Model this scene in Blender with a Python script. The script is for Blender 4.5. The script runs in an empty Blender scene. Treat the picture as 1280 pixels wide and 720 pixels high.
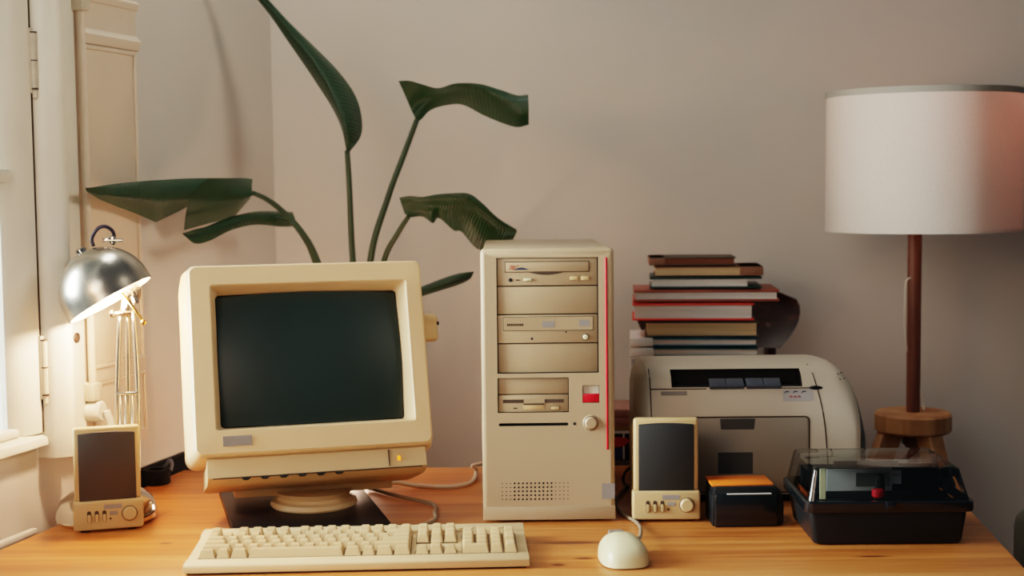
import bpy, bmesh, math, random
from mathutils import Vector, Matrix
random.seed(4)
TZ = 0.74                                   # height of the desk top above the floor
COL = bpy.context.scene.collection
PI = math.pi

# ------------------------------------------------------------------ camera
F = 1778.0
CAM = Vector((0, 0, TZ + 0.485))
th, rho = math.radians(4.25), math.radians(0.6)
_d = Vector((0, math.cos(th), -math.sin(th)))
_u = Vector((0, math.sin(th), math.cos(th)))
_r = Vector((1, 0, 0))
R_ = math.cos(rho) * _r - math.sin(rho) * _u
U_ = math.cos(rho) * _u + math.sin(rho) * _r
cam = bpy.data.cameras.new('camera')
cam.sensor_width = 36.0
cam.lens = F / 1280 * 36
cam.clip_start = 0.05
cam.dof.use_dof = True
cam.dof.focus_distance = 2.0
cam.dof.aperture_fstop = 4.0
camo = bpy.data.objects.new('camera', cam)
COL.objects.link(camo)
m = Matrix((R_, U_, -_d)).transposed().to_4x4()
m.translation = CAM
camo.matrix_world = m
bpy.context.scene.camera = camo

def ray(x, y): return _d + (x - 640) / F * R_ + (360 - y) / F * U_
def ony(x, y, Y):                            # measured point of the photo at depth Y (world)
    v = ray(x, y); return CAM + v * (Y / v.y)
def onz(x, y, z=0.0):
    v = ray(x, y); return CAM + v * ((TZ + z - CAM.z) / v.z)

# ------------------------------------------------------------------ materials
def lin(c):
    f = lambda v: v / 12.92 if v <= 0.04045 else ((v + 0.055) / 1.055) ** 2.4
    return (f(c[0] / 255), f(c[1] / 255), f(c[2] / 255), 1)

def mat(name, col, rough=0.5, metal=0.0, bump=0.0, bscale=400, var=0.0, vscale=6, spec=0.5, coat=0.0, emit=None, estr=0):
    M = bpy.data.materials.new(name); M.use_nodes = True
    nt = M.node_tree; b = nt.nodes['Principled BSDF']
    b.inputs['Roughness'].default_value = rough
    b.inputs['Metallic'].default_value = metal
    b.inputs['Specular IOR Level'].default_value = spec
    b.inputs['Coat Weight'].default_value = coat
    b.inputs['Base Color'].default_value = lin(col)
    tc = nt.nodes.new('ShaderNodeTexCoord')
    n = nt.nodes.new('ShaderNodeTexNoise'); n.inputs['Scale'].default_value = vscale; n.inputs['Detail'].default_value = 4
    nt.links.new(tc.outputs['Object'], n.inputs['Vector'])
    r = nt.nodes.new('ShaderNodeValToRGB')
    c = lin(col)
    lo = tuple(v * (1 - var - 0.02) for v in c[:3]) + (1,); hi = tuple(min(1, v * (1 + var + 0.02)) for v in c[:3]) + (1,)
    r.color_ramp.elements[0].position = 0.3; r.color_ramp.elements[1].position = 0.7
    r.color_ramp.elements[0].color = lo; r.color_ramp.elements[1].color = hi
    nt.links.new(n.outputs['Fac'], r.inputs['Fac']); nt.links.new(r.outputs['Color'], b.inputs['Base Color'])
    if bump:
        n2 = nt.nodes.new('ShaderNodeTexNoise'); n2.inputs['Scale'].default_value = bscale; n2.inputs['Detail'].default_value = 2
        nt.links.new(tc.outputs['Object'], n2.inputs['Vector'])
        bp = nt.nodes.new('ShaderNodeBump'); bp.inputs['Strength'].default_value = bump; bp.inputs['Distance'].default_value = 0.001
        nt.links.new(n2.outputs['Fac'], bp.inputs['Height']); nt.links.new(bp.outputs['Normal'], b.inputs['Normal'])
    if emit:
        b.inputs['Emission Color'].default_value = lin(emit); b.inputs['Emission Strength'].default_value = estr
    return M

def wood_mat(name, c1, c2, c3, scale=1.0, rough=0.4, boards=0.0, axis='X', knots=()):
    M = bpy.data.materials.new(name); M.use_nodes = True
    nt = M.node_tree; N = nt.nodes; L = nt.links; b = N['Principled BSDF']
    b.inputs['Roughness'].default_value = rough
    tc = N.new('ShaderNodeTexCoord'); mp = N.new('ShaderNodeMapping')
    L.new(tc.outputs['Object'], mp.inputs['Vector'])
    s = {'X': (0.8, 14, 14), 'Y': (14, 0.8, 14), 'Z': (14, 14, 0.8)}[axis]
    mp.inputs['Scale'].default_value = tuple(v * scale for v in s)
    vec = mp.outputs['Vector']
    if boards:
        sp = N.new('ShaderNodeSeparateXYZ'); L.new(tc.outputs['Object'], sp.inputs['Vector'])
        dv = N.new('ShaderNodeMath'); dv.operation = 'DIVIDE'; dv.inputs[1].default_value = boards; L.new(sp.outputs['Y'], dv.inputs[0])
        fl = N.new('ShaderNodeMath'); fl.operation = 'FLOOR'; L.new(dv.outputs[0], fl.inputs[0])
        wn = N.new('ShaderNodeTexWhiteNoise'); wn.noise_dimensions = '1D'; L.new(fl.outputs[0], wn.inputs['W'])
        ml = N.new('ShaderNodeVectorMath'); ml.operation = 'SCALE'; ml.inputs['Scale'].default_value = 9
        L.new(wn.outputs['Color'], ml.inputs[0])
        ad = N.new('ShaderNodeVectorMath'); ad.operation = 'ADD'; L.new(vec, ad.inputs[0]); L.new(ml.outputs[0], ad.inputs[1])
        vec = ad.outputs[0]
    n1 = N.new('ShaderNodeTexNoise'); n1.inputs['Scale'].default_value = 1.6; n1.inputs['Detail'].default_value = 6; n1.inputs['Distortion'].default_value = 0.6
    L.new(vec, n1.inputs['Vector'])
    n2 = N.new('ShaderNodeTexNoise'); n2.inputs['Scale'].default_value = 9; n2.inputs['Detail'].default_value = 3
    L.new(vec, n2.inputs['Vector'])
    mx = N.new('ShaderNodeMath'); mx.operation = 'MULTIPLY_ADD'; mx.inputs[1].default_value = 0.3; L.new(n2.outputs['Fac'], mx.inputs[0])
    sc = N.new('ShaderNodeMath'); sc.operation = 'MULTIPLY'; sc.inputs[1].default_value = 0.75; L.new(n1.outputs['Fac'], sc.inputs[0]); L.new(sc.outputs[0], mx.inputs[2])
    r = N.new('ShaderNodeValToRGB'); e = r.color_ramp.elements
    e[0].position = 0.34; e[0].color = lin(c1); e[1].position = 0.68; e[1].color = lin(c3)
    k = e.new(0.52); k.color = lin(c2)
    L.new(mx.outputs[0], r.inputs['Fac'])
    col = r.outputs['Color']
    if boards:
        fr = N.new('ShaderNodeMath'); fr.operation = 'FRACT'; L.new(dv.outputs[0], fr.inputs[0])
        gt = N.new('ShaderNodeMath'); gt.operation = 'LESS_THAN'; gt.inputs[1].default_value = 0.014; L.new(fr.outputs[0], gt.inputs[0])
        hv = N.new('ShaderNodeHueSaturation'); hv.inputs['Fac'].default_value = 1
        vr = N.new('ShaderNodeMapRange'); vr.inputs['To Min'].default_value = 0.86; vr.inputs['To Max'].default_value = 1.12
        L.new(wn.outputs['Value'], vr.inputs['Value']); L.new(vr.outputs[0], hv.inputs['Value']); L.new(col, hv.inputs['Color'])
        mm = N.new('ShaderNodeMixRGB'); mm.inputs['Color2'].default_value = lin((95, 50, 22))
        g2 = N.new('ShaderNodeMath'); g2.operation = 'MULTIPLY'; g2.inputs[1].default_value = 0.55; L.new(gt.outputs[0], g2.inputs[0])
        L.new(g2.outputs[0], mm.inputs['Fac']); L.new(hv.outputs['Color'], mm.inputs['Color1'])
        col = mm.outputs['Color']
        for (kx, ky, ka, kb_) in knots:                      # dark knots of the pine
            sb = N.new('ShaderNodeVectorMath'); sb.operation = 'SUBTRACT'; sb.inputs[1].default_value = (kx, ky, 0); L.new(tc.outputs['Object'], sb.inputs[0])
            ms = N.new('ShaderNodeVectorMath'); ms.operation = 'MULTIPLY'; ms.inputs[1].default_value = (1 / ka, 1 / kb_, 0); L.new(sb.outputs[0], ms.inputs[0])
            ln = N.new('ShaderNodeVectorMath'); ln.operation = 'LENGTH'; L.new(ms.outputs[0], ln.inputs[0])
            mr = N.new('ShaderNodeMapRange'); mr.inputs['From Min'].default_value = 0.35; mr.inputs['From Max'].default_value = 1.0
            mr.inputs['To Min'].default_value = 0.95; mr.inputs['To Max'].default_value = 0; L.new(ln.outputs['Value'], mr.inputs['Value'])
            m2 = N.new('ShaderNodeMixRGB'); m2.inputs['Color2'].default_value = lin((96, 40, 16)); L.new(mr.outputs[0], m2.inputs['Fac']); L.new(col, m2.inputs['Color1'])
            col = m2.outputs['Color']
    L.new(col, b.inputs['Base Color'])
    bp = N.new('ShaderNodeBump'); bp.inputs['Strength'].default_value = 0.08; bp.inputs['Distance'].default_value = 0.002
    L.new(mx.outputs[0], bp.inputs['Height']); L.new(bp.outputs['Normal'], b.inputs['Normal'])
    return M

def stripe_mat(name, c1, c2, freq=400, axis=2, rough=0.8):     # page edges, brushed or layered surfaces
    M = bpy.data.materials.new(name); M.use_nodes = True
    nt = M.node_tree; N = nt.nodes; L = nt.links; b = N['Principled BSDF']; b.inputs['Roughness'].default_value = rough
    tc = N.new('ShaderNodeTexCoord'); mp = N.new('ShaderNodeMapping'); L.new(tc.outputs['Object'], mp.inputs['Vector'])
    s = [3, 3, 3]; s[axis] = freq; mp.inputs['Scale'].default_value = s
    n = N.new('ShaderNodeTexNoise'); n.inputs['Scale'].default_value = 1; n.inputs['Detail'].default_value = 3; L.new(mp.outputs['Vector'], n.inputs['Vector'])
    r = N.new('ShaderNodeValToRGB'); r.color_ramp.elements[0].position = .35; r.color_ramp.elements[1].position = .65
    r.color_ramp.elements[0].color = lin(c1); r.color_ramp.elements[1].color = lin(c2)
    L.new(n.outputs['Fac'], r.inputs['Fac']); L.new(r.outputs['Color'], b.inputs['Base Color'])
    return M

def leaf_mat():
    M = bpy.data.materials.new('leaf_green'); M.use_nodes = True
    nt = M.node_tree; N = nt.nodes; L = nt.links; b = N['Principled BSDF']; b.inputs['Roughness'].default_value = 0.42
    uv = N.new('ShaderNodeUVMap'); sp = N.new('ShaderNodeSeparateXYZ'); L.new(uv.outputs['UV'], sp.inputs['Vector'])
    w = N.new('ShaderNodeTexWave'); w.inputs['Scale'].default_value = 14; w.inputs['Distortion'].default_value = 1.2; w.bands_direction = 'X'
    L.new(uv.outputs['UV'], w.inputs['Vector'])
    ns = N.new('ShaderNodeTexNoise'); ns.inputs['Scale'].default_value = 5; L.new(uv.outputs['UV'], ns.inputs['Vector'])
    r = N.new('ShaderNodeValToRGB'); r.color_ramp.elements[0].color = lin((10, 34, 22)); r.color_ramp.elements[1].color = lin((28, 62, 38))
    md = N.new('ShaderNodeMath'); md.operation = 'MULTIPLY_ADD'; md.inputs[1].default_value = 0.25; L.new(w.outputs['Fac'], md.inputs[0]); L.new(ns.outputs['Fac'], md.inputs[2])
    L.new(md.outputs[0], r.inputs['Fac']); L.new(r.outputs['Color'], b.inputs['Base Color'])
    bp = N.new('ShaderNodeBump'); bp.inputs['Strength'].default_value = 0.25; bp.inputs['Distance'].default_value = 0.003
    L.new(w.outputs['Fac'], bp.inputs['Height']); L.new(bp.outputs['Normal'], b.inputs['Normal'])
    tr = N.new('ShaderNodeBsdfTranslucent'); tr.inputs['Color'].default_value = lin((60, 120, 40))
    mx = N.new('ShaderNodeMixShader'); mx.inputs['Fac'].default_value = 0.08
    L.new(b.outputs[0], mx.inputs[1]); L.new(tr.outputs[0], mx.inputs[2]); L.new(mx.outputs[0], N['Material Output'].inputs['Surface'])
    return M

def clear_mat(name, tint, rough=0.03, gloss=1.0):              # thin clear sheet
    M = bpy.data.materials.new(name); M.use_nodes = True
    nt = M.node_tree; N = nt.nodes; L = nt.links; N.remove(N['Principled BSDF'])
    t = N.new('ShaderNodeBsdfTransparent'); t.inputs['Color'].default_value = tint
    g = N.new('ShaderNodeBsdfGlossy'); g.inputs['Roughness'].default_value = rough
    f = N.new('ShaderNodeFresnel'); f.inputs['IOR'].default_value = 1.5
    k = N.new('ShaderNodeMath'); k.operation = 'MULTIPLY'; k.inputs[1].default_value = gloss; L.new(f.outputs[0], k.inputs[0])
    x = N.new('ShaderNodeMixShader'); L.new(k.outputs[0], x.inputs['Fac']); L.new(t.outputs[0], x.inputs[1]); L.new(g.outputs[0], x.inputs[2])
    L.new(x.outputs[0], N['Material Output'].inputs['Surface'])
    return M

def shade_mat():
    M = bpy.data.materials.new('shade_linen'); M.use_nodes = True
    nt = M.node_tree; N = nt.nodes; L = nt.links; b = N['Principled BSDF']
    tc = N.new('ShaderNodeTexCoord'); n = N.new('ShaderNodeTexNoise'); n.inputs['Scale'].default_value = 300
    L.new(tc.outputs['Object'], n.inputs['Vector'])
    r = N.new('ShaderNodeValToRGB'); r.color_ramp.elements[0].color = lin((212, 204, 190)); r.color_ramp.elements[1].color = lin((232, 226, 214))
    L.new(n.outputs['Fac'], r.inputs['Fac']); L.new(r.outputs['Color'], b.inputs['Base Color'])
    b.inputs['Roughness'].default_value = 0.9
    t = N.new('ShaderNodeBsdfTranslucent'); t.inputs['Color'].default_value = lin((226, 170, 150))
    x = N.new('ShaderNodeMixShader'); x.inputs['Fac'].default_value = 0.3
    L.new(b.outputs[0], x.inputs[1]); L.new(t.outputs[0], x.inputs[2]); L.new(x.outputs[0], N['Material Output'].inputs['Surface'])
    return M

def grid_mat(name, base, dots, scale):                         # perforated speaker grille
    M = bpy.data.materials.new(name); M.use_nodes = True
    nt = M.node_tree; N = nt.nodes; L = nt.links; b = N['Principled BSDF']; b.inputs['Roughness'].default_value = 0.6
    tc = N.new('ShaderNodeTexCoord'); v = N.new('ShaderNodeTexVoronoi'); v.inputs['Scale'].default_value = scale; v.inputs['Randomness'].default_value = 0
    L.new(tc.outputs['Object'], v.inputs['Vector'])
    r = N.new('ShaderNodeValToRGB'); r.color_ramp.elements[0].position = .25; r.color_ramp.elements[1].position = .45
    r.color_ramp.elements[0].color = lin(dots); r.color_ramp.elements[1].color = lin(base)
    L.new(v.outputs['Distance'], r.inputs['Fac']); L.new(r.outputs['Color'], b.inputs['Base Color'])
    return M

M = dict(
    wall=mat('wall_plaster', (204, 198, 188), 0.9, bump=0.15, bscale=60, var=0.015, vscale=2.5),
    floor=wood_mat('floor_boards', (70, 42, 24), (100, 64, 38), (125, 84, 52), 0.6, 0.45, boards=0.12),
    paint=mat('old_white_paint', (226, 222, 208), 0.45, bump=0.5, bscale=45, var=0.03, vscale=9),
    paint2=mat('cream_shutter_paint', (216, 200, 180), 0.5, bump=0.4, bscale=40, var=0.02, vscale=8),
    iron=mat('painted_iron', (196, 186, 166), 0.45, bump=0.6, bscale=120, var=0.08, vscale=60),
    rust=mat('worn_iron_dark', (66, 48, 36), 0.6, var=0.2, vscale=80),
    gap=mat('dark_gap', (60, 46, 36), 0.9),
    pine=wood_mat('pine_desk', (164, 84, 34), (204, 122, 58), (224, 150, 84), 1.0, 0.34, boards=0.085,
                  knots=((0.075, 1.885, .07, .012), (0.09, 1.805, .018, .008), (0.055, 1.775, .012, .010), (-0.475, 1.905, .012, .008), (0.46, 1.80, .03, .006), (-0.2, 2.25, .03, .008))),
    oak=wood_mat('oak_lamp', (140, 92, 56), (178, 124, 80), (198, 148, 100), 1.2, 0.5, axis='Z'),
    walnut=wood_mat('walnut_pole', (86, 44, 30), (112, 62, 42), (130, 76, 52), 1.2, 0.45, axis='Z'),
    chairwood=wood_mat('chair_wood', (28, 15, 12), (46, 24, 18), (80, 40, 29), 1.0, 0.5, axis='X'),
    beige=mat('tower_beige', (169, 147, 117), 0.42, bump=0.08, bscale=900, var=0.012),
    beige2=mat('tower_bay_beige', (162, 139, 108), 0.45, bump=0.06, bscale=900, var=0.012),
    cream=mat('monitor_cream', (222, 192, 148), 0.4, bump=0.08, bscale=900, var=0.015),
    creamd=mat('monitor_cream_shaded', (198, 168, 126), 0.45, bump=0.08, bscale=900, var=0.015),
    kbd=mat('keyboard_cream', (218, 188, 142), 0.45, bump=0.1, bscale=900, var=0.015),
    key_shade=mat('key_shade_brown', (104, 80, 52), 0.7),  # brown for the shade between the keys
    key=mat('key_cream', (208, 176, 130), 0.42, bump=0.06, bscale=900, var=0.01),
    spk=mat('speaker_beige', (188, 158, 112), 0.42, bump=0.06, bscale=900, var=0.015),
    mouse=mat('mouse_ivory', (214, 204, 162), 0.32, var=0.01),
    glass=mat('picture_tube', (30, 46, 46), 0.34, spec=0.5),
    dark=mat('black_plastic', (13, 17, 20), 0.42, spec=0.3, bump=0.05, bscale=700, var=0.05),
    darkg=mat('black_gloss', (10, 16, 20), 0.22, var=0.05, coat=0.2),
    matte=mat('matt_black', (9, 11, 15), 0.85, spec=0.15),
    hole=mat('black_recess', (9, 9, 10), 0.8),
    seam=mat('dark_seam', (62, 44, 30), 0.8),
    grey=mat('grey_badge', (134, 128, 124), 0.5, var=0.05, vscale=60),
    greyd=mat('dark_grey_plate', (62, 62, 60), 0.5, var=0.04, vscale=40),
    red=mat('red_plastic', (196, 14, 34), 0.35),
    blue=mat('blue_print', (34, 48, 74), 0.6),
    redp=mat('red_print', (186, 50, 48), 0.6),
    led=mat('amber_light', (255, 150, 30), 0.4, emit=(255, 150, 30), estr=1.2),
    steel=mat('brushed_steel', (196, 190, 178), 0.26, metal=1.0, bump=0.05, bscale=300, var=0.04),
    chrome=mat('polished_chrome', (214, 212, 204), 0.12, metal=1.0),
    brass=mat('brass_rod', (200, 160, 100), 0.25, metal=1.0, var=0.05),
    hoodin=mat('hood_white_inside', (246, 226, 206), 0.5),
    bulb=mat('bulb_glow', (255, 226, 190), 0.4, emit=(255, 200, 150), estr=14),
    bulb2=mat('bulb_frosted', (255, 226, 200), 0.4, emit=(255, 170, 130), estr=.5),
    white=mat('white_cord', (214, 204, 186), 0.5),
    graycord=mat('grey_cord', (134, 118, 98), 0.5),
    blackcord=mat('black_cord', (18, 17, 17), 0.45),
    purple=mat('dark_blue_cord', (34, 26, 46), 0.4),
    orange=mat('orange_lid', (222, 106, 22), 0.45, var=0.03),
    printer=mat('printer_putty', (204, 192, 172), 0.45, bump=0.06, bscale=900, var=0.012),
    printerd=mat('printer_grey', (148, 138, 124), 0.5, bump=0.06, bscale=900, var=0.012),
    printers=mat('printer_slate', (70, 74, 76), 0.5, bump=0.06, bscale=900),
    guide=mat('slate_blue_plastic', (66, 74, 88), 0.45),
    label=mat('sticker_grey', (176, 172, 170), 0.6),
    pages=stripe_mat('page_edges_white', (216, 208, 198), (240, 234, 226)),
    pagest=stripe_mat('page_edges_tan', (190, 160, 118), (216, 188, 144)),
    pagesr=stripe_mat('page_edges_russet', (104, 56, 38), (134, 76, 52)),
    cbrown=mat('book_dark_brown', (70, 56, 40), 0.6, var=0.06),
    cspine=mat('book_rust_spine', (128, 86, 62), 0.6, var=0.06),
    cgreen=mat('book_dark_green', (22, 52, 48), 0.4, var=0.05),
    crust=mat('book_rust_red', (150, 72, 54), 0.55, var=0.15, vscale=14),
    cred=mat('book_red', (226, 62, 50), 0.5, var=0.04),
    cgrey=mat('book_grey', (84, 76, 66), 0.6, var=0.05),
    cblue=mat('magazine_blue', (34, 84, 104), 0.4, var=0.25, vscale=12),
    cteal=mat('magazine_teal', (26, 74, 78), 0.4, var=0.35, vscale=14),
    cwhite=mat('magazine_white', (232, 228, 222), 0.5, var=0.03),
    pink=stripe_mat('pink_layers', (120, 74, 66), (178, 126, 112), 90),
    yellow=stripe_mat('ochre_layers', (150, 110, 56), (196, 152, 84), 160),
    navy=mat('navy_box', (16, 22, 38), 0.35, var=0.1),
    blue2=mat('blue_panel', (38, 62, 110), 0.4),
    leaf=leaf_mat(),
    stem=mat('stem_green', (34, 56, 34), 0.5, var=0.15, vscale=20),
    pot=mat('terracotta', (150, 90, 62), 0.8, bump=0.3, bscale=120, var=0.08),
    soil=mat('soil', (42, 30, 22), 0.95, bump=1, bscale=120, var=0.3, vscale=40),
    olive=mat('grey_olive_cloth', (84, 80, 68), 0.9, bump=0.5, bscale=500, var=0.06, vscale=30),
    shade=shade_mat(),
    shadeband=mat('shade_band', (150, 142, 130), 0.8),
    smoke=clear_mat('smoke_acrylic', (0.70, 0.76, 0.77, 1), 0.04, 1.2),
    pane=clear_mat('window_pane', (0.92, 0.95, 0.96, 1), 0.02),
    grille=grid_mat('speaker_grille', (58, 50, 44), (34, 28, 24), 900),
    grilled=grid_mat('speaker_grille_black', (26, 29, 31), (14, 16, 17), 900),
    outside=mat('outside_wall', (190, 196, 200), 0.9, var=0.1),
)

# ------------------------------------------------------------------ mesh helpers
def rot(ax, ang): return Matrix.Rotation(ang, 4, ax)
def tr(x, y, z): return Matrix.Translation((x, y, z))

def box(bm, x0, x1, y0, y1, z0, z1, bev=0.0, seg=2, mi=0, X=None):
    """a box between two corners, edges rounded by bev, moved by matrix X"""
    t = bmesh.new()
    bmesh.ops.create_cube(t, size=1, matrix=tr((x0 + x1) / 2, (y0 + y1) / 2, (z0 + z1) / 2) @ Matrix.Diagonal((abs(x1 - x0), abs(y1 - y0), abs(z1 - z0), 1)))
    if bev: bmesh.ops.bevel(t, geom=t.edges[:], offset=bev, segments=seg, affect='EDGES', profile=0.5, clamp_overlap=True)
    return merge(bm, t, mi, X)

def merge(bm, t, mi=0, X=None):
    if X is not None: bmesh.ops.transform(t, matrix=X, verts=t.verts[:])
    mp = {v: bm.verts.new(v.co) for v in t.verts}
    for f in t.faces:
        try: nf = bm.faces.new([mp[v] for v in f.verts]); nf.material_index = mi; nf.smooth = f.smooth
        except ValueError: pass
    t.free(); return bm

def prism(bm, poly, h0, h1, axis='Y', bev=0.0, seg=2, mi=0, X=None):
    """extrude a 2-D outline; axis Y: (x,z) outline, axis X: (y,z), axis Z: (x,y)"""
    t = bmesh.new()
    def P(a, b, h): return {'Y': (a, h, b), 'X': (h, a, b), 'Z': (a, b, h)}[axis]
    A = [t.verts.new(P(a, b, h0)) for a, b in poly]; B = [t.verts.new(P(a, b, h1)) for a, b in poly]
    t.faces.new(A); t.faces.new(B[::-1]); n = len(poly)
    for i in range(n): t.faces.new((A[i], B[i], B[(i + 1) % n], A[(i + 1) % n]))
    bmesh.ops.recalc_face_normals(t, faces=t.faces[:])
    if bev: bmesh.ops.bevel(t, geom=t.edges[:], offset=bev, segments=seg, affect='EDGES', profile=0.5, clamp_overlap=True)
    return merge(bm, t, mi, X)

def rrect(x0, x1, z0, z1, r, n=5, corners=(1, 1, 1, 1)):
    """rounded rectangle outline; corners: BL BR TR TL"""
    out = []
    for (cx, cz, a0, use) in ((x0, z0, PI, corners[0]), (x1, z0, 1.5 * PI, corners[1]), (x1, z1, 0, corners[2]), (x0, z1, .5 * PI, corners[3])):
        if not use: out.append((cx, cz)); continue
        ox = cx + (r if cx == x0 else -r); oz = cz + (r if cz == z0 else -r)
        for i in range(n + 1):
            a = a0 + .5 * PI * i / n; out.append((ox + r * math.cos(a), oz + r * math.sin(a)))
    return out

def lathe(bm, prof, n=32, mi=0, X=None, close=False):
    """turn a (radius, z) profile about Z"""
    t = bmesh.new(); rings = []
    for r, z in prof:
        if r < 1e-6: rings.append([t.verts.new((0, 0, z))])
        else: rings.append([t.verts.new((r * math.cos(2 * PI * i / n), r * math.sin(2 * PI * i / n), z)) for i in range(n)])
    for A, B in zip(rings, rings[1:]):
        for i in range(n):
            j = (i + 1) % n
            if len(A) == 1 and len(B) == 1: continue
            if len(A) == 1: f = t.faces.new((A[0], B[i], B[j]))
            elif len(B) == 1: f = t.faces.new((A[i], A[j], B[0]))
            else: f = t.faces.new((A[i], A[j], B[j], B[i]))
            f.smooth = True
    if close:
        for rg in (rings[0], rings[-1]):
            if len(rg) > 2: t.faces.new(rg)
    bmesh.ops.recalc_face_normals(t, faces=t.faces[:])
    return merge(bm, t, mi, X)

def spline(pts, n=8):
    P = [Vector(p) for p in pts]; out = []
    for i in range(len(P) - 1):
        p0 = P[i - 1] if i else 2 * P[0] - P[1]; p1 = P[i]; p2 = P[i + 1]; p3 = P[i + 2] if i + 2 < len(P) else 2 * P[-1] - P[-2]
        for k in range(n):
            t = k / n
            out.append(0.5 * ((2 * p1) + (p2 - p0) * t + (2 * p0 - 5 * p1 + 4 * p2 - p3) * t * t + (3 * p1 - p0 - 3 * p2 + p3) * t ** 3))
    out.append(P[-1]); return out

def tube(bm, pts, r, n=10, smooth=8, mi=0, X=None, closed=False):
    pts = spline(pts, smooth) if smooth else [Vector(p) for p in pts]
    t = bmesh.new(); rings = []; N = len(pts)
    up = Vector((0.13, 0.21, 0.97)).normalized()
    for i, p in enumerate(pts):
        d = (pts[min(i + 1, N - 1)] - pts[max(i - 1, 0)])
        if d.length < 1e-9: d = Vector((0, 0, 1))
        d.normalize()
        a = up - d * up.dot(d)
        if a.length < 0.05: a = Vector((1, 0, 0)) - d * d.x
        a.normalize(); b = d.cross(a); up = a
        rr = r if not callable(r) else r(i / (N - 1))
        rings.append([t.verts.new(p + a * rr * math.cos(2 * PI * k / n) + b * rr * math.sin(2 * PI * k / n)) for k in range(n)])
    for A, B in zip(rings, rings[1:]):
        for k in range(n):
            f = t.faces.new((A[k], A[(k + 1) % n], B[(k + 1) % n], B[k])); f.smooth = True
    t.faces.new(rings[0][::-1]); t.faces.new(rings[-1])
    bmesh.ops.recalc_face_normals(t, faces=t.faces[:])
    return merge(bm, t, mi, X)

def cyl(bm, p0, p1, r, n=24, mi=0, bev=0.0):
    p0, p1 = Vector(p0), Vector(p1); d = p1 - p0; L = d.length
    q = Vector((0, 0, 1)).rotation_difference(d).to_matrix().to_4x4()
    b = min(bev, r * .45, L * .45)
    prof = [(0, 0), (r - b, 0), (r, b), (r, L - b), (r - b, L), (0, L)] if b else [(0, 0), (r, 0), (r, L), (0, L)]
    return lathe(bm, prof, n, mi, Matrix.Translation(p0) @ q)

def obj(name, bm, mats, parent=None, X=None, smooth=None):
    """link bm as ONE mesh object"""
    bmesh.ops.remove_doubles(bm, verts=bm.verts[:], dist=1e-7)
    bmesh.ops.recalc_face_normals(bm, faces=bm.faces[:])
    if smooth is not None:
        for f in bm.faces: f.smooth = True
        for e in bm.edges:
            e.smooth = not (len(e.link_faces) == 2 and e.calc_face_angle(0) > math.radians(smooth))
    me = bpy.data.meshes.new(name); bm.to_mesh(me); bm.free()
    for mm in (mats if isinstance(mats, (list, tuple)) else [mats]): me.materials.append(M[mm] if isinstance(mm, str) else mm)
    o = bpy.data.objects.new(name, me); COL.objects.link(o)
    if parent: o.parent = parent
    if X is not None: o.matrix_local = X
    return o

def boxo(name, dims, mt, parent=None, bev=0.0, X=None, seg=2):
    return obj(name, box(bmesh.new(), *dims, bev=bev, seg=seg), mt, parent, X, smooth=40 if bev else None)

def tag(o, label=None, cat=None, group=None, kind=None):
    if label: o['label'] = label
    if cat: o['category'] = cat
    if group: o['group'] = group
    if kind: o['kind'] = kind
    return o

def thing(name, label, cat, loc=(0, 0, 0), rz=0.0, group=None):
    o = bpy.data.objects.new(name, None); COL.objects.link(o)
    o.empty_display_size = 0.05; o.location = loc; o.rotation_euler = (0, 0, rz)
    return tag(o, label, cat, group)

def carve(o, bms):
    """cut pockets out of o"""
    cs = []
    for bm in bms:
        c = obj('cutter', bm, 'hole'); c.matrix_world = Matrix.Identity(4)
        md = o.modifiers.new('cut', 'BOOLEAN'); md.operation = 'DIFFERENCE'; md.object = c; md.solver = 'EXACT'; md.material_mode = 'TRANSFER'; cs.append(c)
    par, ml = o.parent, o.matrix_local.copy()
    o.parent = None; o.matrix_local = Matrix.Identity(4)
    bpy.context.view_layer.update()
    dg = bpy.context.evaluated_depsgraph_get()
    me = bpy.data.meshes.new_from_object(o.evaluated_get(dg), depsgraph=dg)
    o.modifiers.clear(); o.data = me; me.name = o.name
    b2 = bmesh.new(); b2.from_mesh(me)
    for f in b2.faces: f.smooth = f.calc_area() < .0012
    for e in b2.edges: e.smooth = not (len(e.link_faces) == 2 and e.calc_face_angle(0) > math.radians(30))
    bmesh.ops.triangulate(b2, faces=[f for f in b2.faces if len(f.verts) > 4], ngon_method='EAR_CLIP')
    b2.to_mesh(me); b2.free()
    o.parent = par; o.matrix_local = ml
    for c in cs: bpy.data.objects.remove(c, do_unlink=True)
    return o

def text_bm(s, size, depth=0.0003, shear=0.0):
    cu = bpy.data.curves.new('lettering', 'FONT'); cu.body = s; cu.size = size; cu.extrude = depth; cu.shear = shear
    t = bpy.data.objects.new('lettering', cu); COL.objects.link(t)
    bpy.context.view_layer.update()
    dg = bpy.context.evaluated_depsgraph_get(); me = bpy.data.meshes.new_from_object(t.evaluated_get(dg), depsgraph=dg)
    bm = bmesh.new(); bm.from_mesh(me); bpy.data.objects.remove(t, do_unlink=True)
    bmesh.ops.transform(bm, matrix=rot('X', PI / 2), verts=bm.verts[:])     # stands facing -Y
    return bm

def struct(o): o['kind'] = 'structure'; return o

# ------------------------------------------------------------------ room
BY = 2.84                                   # back wall
W0 = Vector((-0.72, 1.955, 0)); WS = Vector((.2705, .9627, 0)); WN = Vector((.9627, -.2705, 0))
WX = Matrix((WS, -WN, Vector((0, 0, 1)))).transposed().to_4x4(); WX.translation = W0   # local: x along wall, y into wall, z up (floor 0)
corner_s = (BY - W0.y) / WS.y
bm = box(bmesh.new(), -2.2, 3.2, -1.5, 4.2, -0.05, 0); struct(obj('floor', bm, 'floor'))
bm = box(bmesh.new(), -0.65, 3.2, BY, BY + .1, 0, 3.0); struct(obj('wall_back', bm, 'wall'))
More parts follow.
